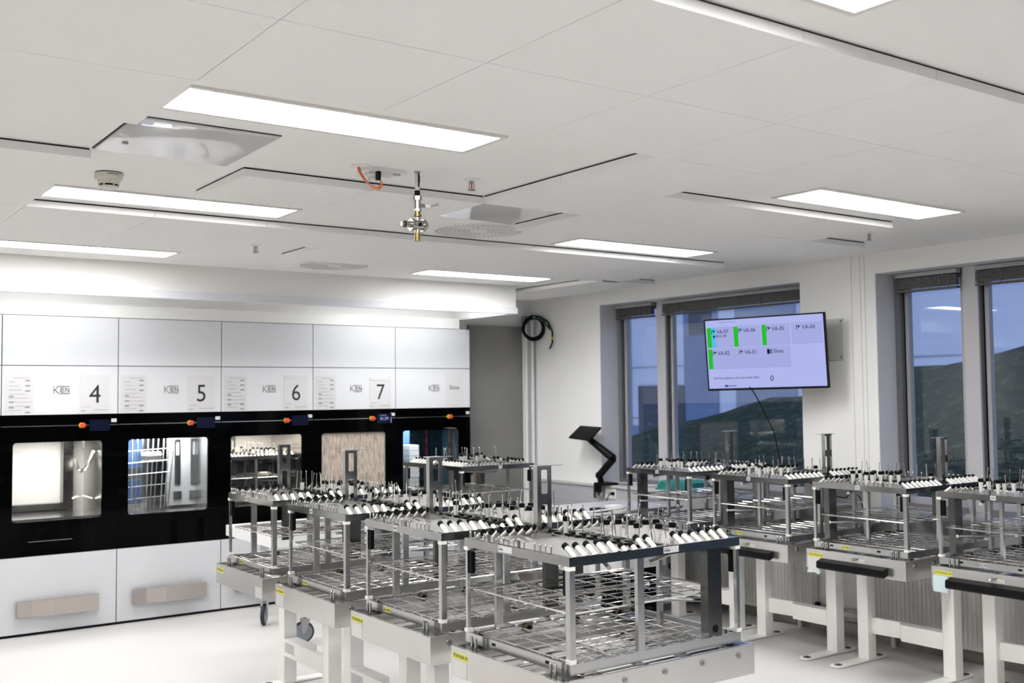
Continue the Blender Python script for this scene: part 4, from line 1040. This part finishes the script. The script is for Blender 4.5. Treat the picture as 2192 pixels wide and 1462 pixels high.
def hatch(x0, y0, x1, y1, lab, tilt=0):
    t = thing('ceiling_hatch', ((x0+x1)/2, (y0+y1)/2, H), lab, 'hatch', 'glossy ceiling hatches')
    hx, hy = (x1-x0)/2, (y1-y0)/2
    q = MB(); q.box(-hx-.006, -hy-.006, -.003, hx+.006, hy+.006, -.0005); q.build('rebate', M['gap'] if tilt else M['lampframe'], t)
    q = MB(); n_ = 10; vs = []; fs = []
    for i in range(n_+1):
        for k in range(n_+1):
            u, v_ = i/n_, k/n_; z_ = -.010-tilt*(.006*math.sin(u*3.1)*math.cos(v_*2.4)+.004*u*v_)
            vs.append((-hx+2*hx*u, -hy+2*hy*v_, z_))
    m1 = len(vs)
    for i in range(n_+1):
        for k in range(n_+1): vs.append((-hx+2*hx*i/n_, -hy+2*hy*k/n_, -.003))
    for i in range(n_):
        for k in range(n_):
            a = i*(n_+1)+k; fs += [(a, a+n_+1, a+n_+2, a+1), (m1+a, m1+a+1, m1+a+n_+2, m1+a+n_+1)]
    for i in range(n_):
        for a, b_ in ((i, i+1), (n_*(n_+1)+i, n_*(n_+1)+i+1), (i*(n_+1), (i+1)*(n_+1)), (i*(n_+1)+n_, (i+1)*(n_+1)+n_)): fs.append((a, b_, m1+b_, m1+a))
    q.add(vs, fs); q.build('door', M['glossgrey'], t, True)
    return t
ht = hatch(1.07, 3.78, 1.61, 4.36, 'glossy square ceiling hatch beside the smoke detector', 1)
q = MB(); q.cyl((-.20, .10, -.008), (-.20, .10, -.016), .012, n=12); q.build('lock', M['nickel'], ht)
hatch(2.98, 4.42, 3.54, 4.985, 'glossy square ceiling hatch above the large round diffuser', 1)

# hanging valve
t = thing('hanging_valve', (2.386, 4.07, H), 'brass and nickel valve assembly hanging from the ceiling', 'valve')
q = MB(); q.cyl((0,0,0), (0,0,-.10), .010, n=14); q.lathe([(.016, 0), (.016, -.003)], (0,0,0), 16); q.build('pipe', M['nickel'], t, True)
q = MB(); q.cyl((0,0,-.005), (0,0,-.088), .0112, n=14); q.build('sleeve', M['paperw'], t, True)
q = MB(); q.box(-.004, -.0125, -.07, .004, -.0108, -.008); q.box(.006, -.0125, -.05, .0075, -.0100, -.02); q.build('sleeve_print', M['ink'], t)
q = MB(); q.cyl((0,0,-.085), (0,0,-.112), .0125, n=14); q.build('collar', M['blackp'], t, True)
q = MB(); q.cyl((0,0,-.110), (0,0,-.128), .020, n=6); q.cyl((0,0,-.128), (0,0,-.170), .016, n=16); q.cyl((0,0,-.168), (0,0,-.178), .018, n=6); q.cyl((.014,0,-.150), (.04,0,-.152), .009, n=12); q.build('ball_valve', M['nickel'], t, True)
q = MB(); q.box(.035, -.012, -.158, .06, .012, -.146); q.build('lever_sleeve', M['whitefix'], t)
q = MB(); q.prism([(.06, -.156), (.065, -.148), (.105, -.132), (.106, -.142)], -.010, .010, 'Y'); q.build('lever', M['steelmat'], t)
q = MB(); q.cyl((0,0,-.178), (0,0,-.200), .014, n=14); q.lathe([(.018, -.194), (.019, -.199), (.018, -.204)], (0,0,0), 16); q.cyl((0,0,-.275), (0,0,-.312), .015, n=14); q.build('brass_union', M['brass'], t, True)
q = MB(); q.cyl((0,0,-.200), (0,0,-.225), .012, n=14); q.cyl((0,0,-.255), (0,0,-.278), .012, n=14); q.cyl((-.028,0,-.240), (.028,0,-.240), .022, n=18)
for x in (-.030, .030): q.cyl((x-.006,0,-.240), (x+.006,0,-.240), .028, n=20)
q.cyl((.036,0,-.240), (.048,0,-.240), .018, n=6); q.cyl((-.036,0,-.240), (-.065,0,-.240), .014, n=16); q.cyl((-.065,0,-.240), (-.082,0,-.240), .010, n=14); q.build('regulator', M['nickel'], t, True)
q = MB(); q.cyl((-.064,0,-.240), (-.068,0,-.240), .015, n=14); q.cyl((0,-.020,-.240), (0,-.026,-.240), .009, n=12); q.build('gauge_port', M['blackp'], t, True)
# junction boxes
t = thing('junction_box', (2.19, 4.13, H), 'white ceiling socket boxes with orange cable loop beside the valve', 'junction box')
q = MB(); q.box(-.06, -.06, -.018, .14, .03, -.0005); q.box(.0, .05, -.012, .12, .15, -.0005); q.build('box_body', M['whitefix'], t)
q = MB(); q.lathe([(.05, -.0005), (.05, -.004), (.045, -.006)], (-.07, -.03, 0), 24); q.build('round_cover', M['whitefix'], t, True)
q = MB(); q.box(.02, -.055, -.036, .075, -.02, -.018); q.box(-.035, -.04, -.030, .0, .0, -.018); q.box(.03, .055, -.030, .06, .10, -.012); q.build('plug', M['paperw'], t)
q = MB(); q.lathe([(.018, -.018), (.018, -.022)], (.105, -.035, 0), 16); q.build('outlet', M['trunk'], t)
q = MB(); q.box(-.012, -.075, -.060, .004, -.055, -.022); q.build('connector', M['blackp'], t)
for k in range(3):
    q = MB(); d = .004*k; q.tube([(-.085+d, -.03, -.004), (-.080+d, -.035, -.03), (-.06+d, -.045, -.065), (-.03+d, -.055, -.088-d), (-.006+d, -.062, -.092-d), (.008+d, -.067, -.080), (.004, -.067, -.055)], .0032); q.build('orange_cable', M['orange'], t, True)

# added dark counter behind the camera, put there only for the steel to reflect
t = thing('reflection_block', (3.0, -2.0, 0), 'long dark blue added counter behind the camera, out of the photo', 'block')
MB().box(-4, -.35, .08, 3.4, .35, 1.25).build('block_body', mat('dark_reflection_blue', (.035, .055, .085), .5), t)
MB().box(-4, -.38, 1.25, 3.4, .38, 1.29).build('block_top', M['steeldk'], t)
MB().box(-3.95, -.30, 0, 3.35, .30, .08).build('block_base', M['blackp'], t)
t = thing('reflection_slab', (6.28, .15, 0), 'low dark added cabinet under the window beside the camera, out of the photo', 'slab')  # second unseen dark piece, added to darken reflections along the rack sides
MB().box(-.28, -1.7, .06, .28, 1.6, .86).build('block_body', bpy.data.materials['dark_reflection_blue'], t)
MB().box(-.26, -1.68, 0, .26, 1.58, .06).build('block_base', M['blackp'], t); MB().box(-.30, -1.72, .86, .28, 1.62, .885).build('block_top', M['steeldk'], t)
# ------------------------------------------------------------------ outside
nx_, ny_ = 26, 60; vs = []; fs = []
def gz(x, y):
    P_ = [(-30, 3.2), (0, 3.0), (6.6, 2.31), (7.4, 2.23), (8.1, 2.15), (9.84, 1.72), (11.4, 1.50), (12.4, 1.27), (13.4, 1.02), (17, .3), (30, -.5)]
    for (a, za), (b, zb) in zip(P_, P_[1:]):
        if a <= y <= b: cr = za+(zb-za)*(y-a)/(b-a); break
    u = (x-7.3)/4.7
    h = (.25*(1-u)+cr*u) if u < 1 else cr-.15*(x-12)
    return h + .05*math.sin(x*2.3+y*1.1)+.04*math.sin(y*3.1-x)
for i in range(nx_+1):
    for k in range(ny_+1):
        x = 7.3+(15-7.3)*i/nx_; y = -6+(34)*k/ny_; vs.append((x, y, gz(x, y)))
for i in range(nx_):
    for k in range(ny_): a = i*(ny_+1)+k; fs.append((a, a+ny_+1, a+ny_+2, a+1))
q = MB(); q.add(vs, fs); o = q.build('grass_bank', M['grass'], None, True); tag(o, 'dark grassy slope rising outside the windows', 'grass', kind='stuff')
t = thing('neighbour_building', (20, 16, -1), 'pale panelled building across the grass outside the windows', 'building')
q = MB(); q.box(0, -26, 0, 3, 26, 9); q.build('wall', M['facade'], t)
q = MB()
for z_ in (2.1, 3.5, 4.9, 6.3, 7.7): q.box(-.02, -26, z_, 0, 26, z_+.03)
for k in range(-12, 13): q.box(-.02, 2.1*k, 0, 0, 2.1*k+.03, 9)
q.build('panel_joint', M['facadeg'], t)
for y0, y1, z0, z1, mk in ((4.2, 6.0, .2, 3.0, 'facwin'), (1.3, 3.0, .2, 1.9, 'facwin'), (-1.0, 1.0, .6, 1.9, 'facwin'), (3.2, 4.0, 4.3, 6.0, 'facwin'), (6.6, 9.5, 1.9, 3.5, 'facadeg'), (3.0, 4.2, 0, 5, 'facadeb'), (9.5, 14, 2.0, 8.8, 'facadeb'), (-26, 9.5, 0, 1.9, 'facadeb'), (.5, 2.4, 1.95, 4.9, 'facadeg')):
    if mk == 'facwin': MB().box(-.05, y0, z0, -.03, y1, z1).build('window', M[mk], t)
    else: MB().box(-.03, y0, z0, -.021, y1, z1).build('cladding_panel', M[mk], t)

# ------------------------------------------------------------------ world, camera, view
wd = bpy.data.worlds.new('world'); bpy.context.scene.world = wd; wd.use_nodes = True
bg = wd.node_tree.nodes['Background']; bg.inputs['Color'].default_value = (.42, .52, .75, 1); bg.inputs['Strength'].default_value = 1.4

F, yaw, pitch, roll = 2268.158, math.radians(35.44751), math.radians(2.869462), math.radians(-.563552)
fw = Vector((math.sin(yaw)*math.cos(pitch), math.cos(yaw)*math.cos(pitch), math.sin(pitch)))
rt = Vector((math.cos(yaw), -math.sin(yaw), 0)); up = rt.cross(fw)
r2 = rt*math.cos(roll)+up*math.sin(roll); u2 = -rt*math.sin(roll)+up*math.cos(roll)
cam = bpy.data.cameras.new('camera'); co = bpy.data.objects.new('camera', cam); COL.objects.link(co)
mw = Matrix((( r2.x, u2.x, -fw.x, 0), (r2.y, u2.y, -fw.y, 0), (r2.z, u2.z, -fw.z, 1.8), (0, 0, 0, 1)))
co.matrix_world = mw
cam.sensor_width = 36; cam.lens = F/2192*36; cam.clip_start = .05; cam.clip_end = 200
cam.dof.use_dof = True; cam.dof.focus_distance = 4.6; cam.dof.aperture_fstop = 4.0
sc = bpy.context.scene; sc.camera = co
sc.view_settings.view_transform = 'Standard'; sc.view_settings.look = 'None'; sc.view_settings.gamma = 1; sc.view_settings.use_curve_mapping = False
sc.view_settings.exposure = 0.12
sc.cycles.max_bounces = 8; sc.cycles.diffuse_bounces = 5; sc.cycles.glossy_bounces = 5; sc.cycles.transparent_max_bounces = 12
sc.cycles.caustics_reflective = False; sc.cycles.caustics_refractive = False; sc.cycles.sample_clamp_indirect = 12
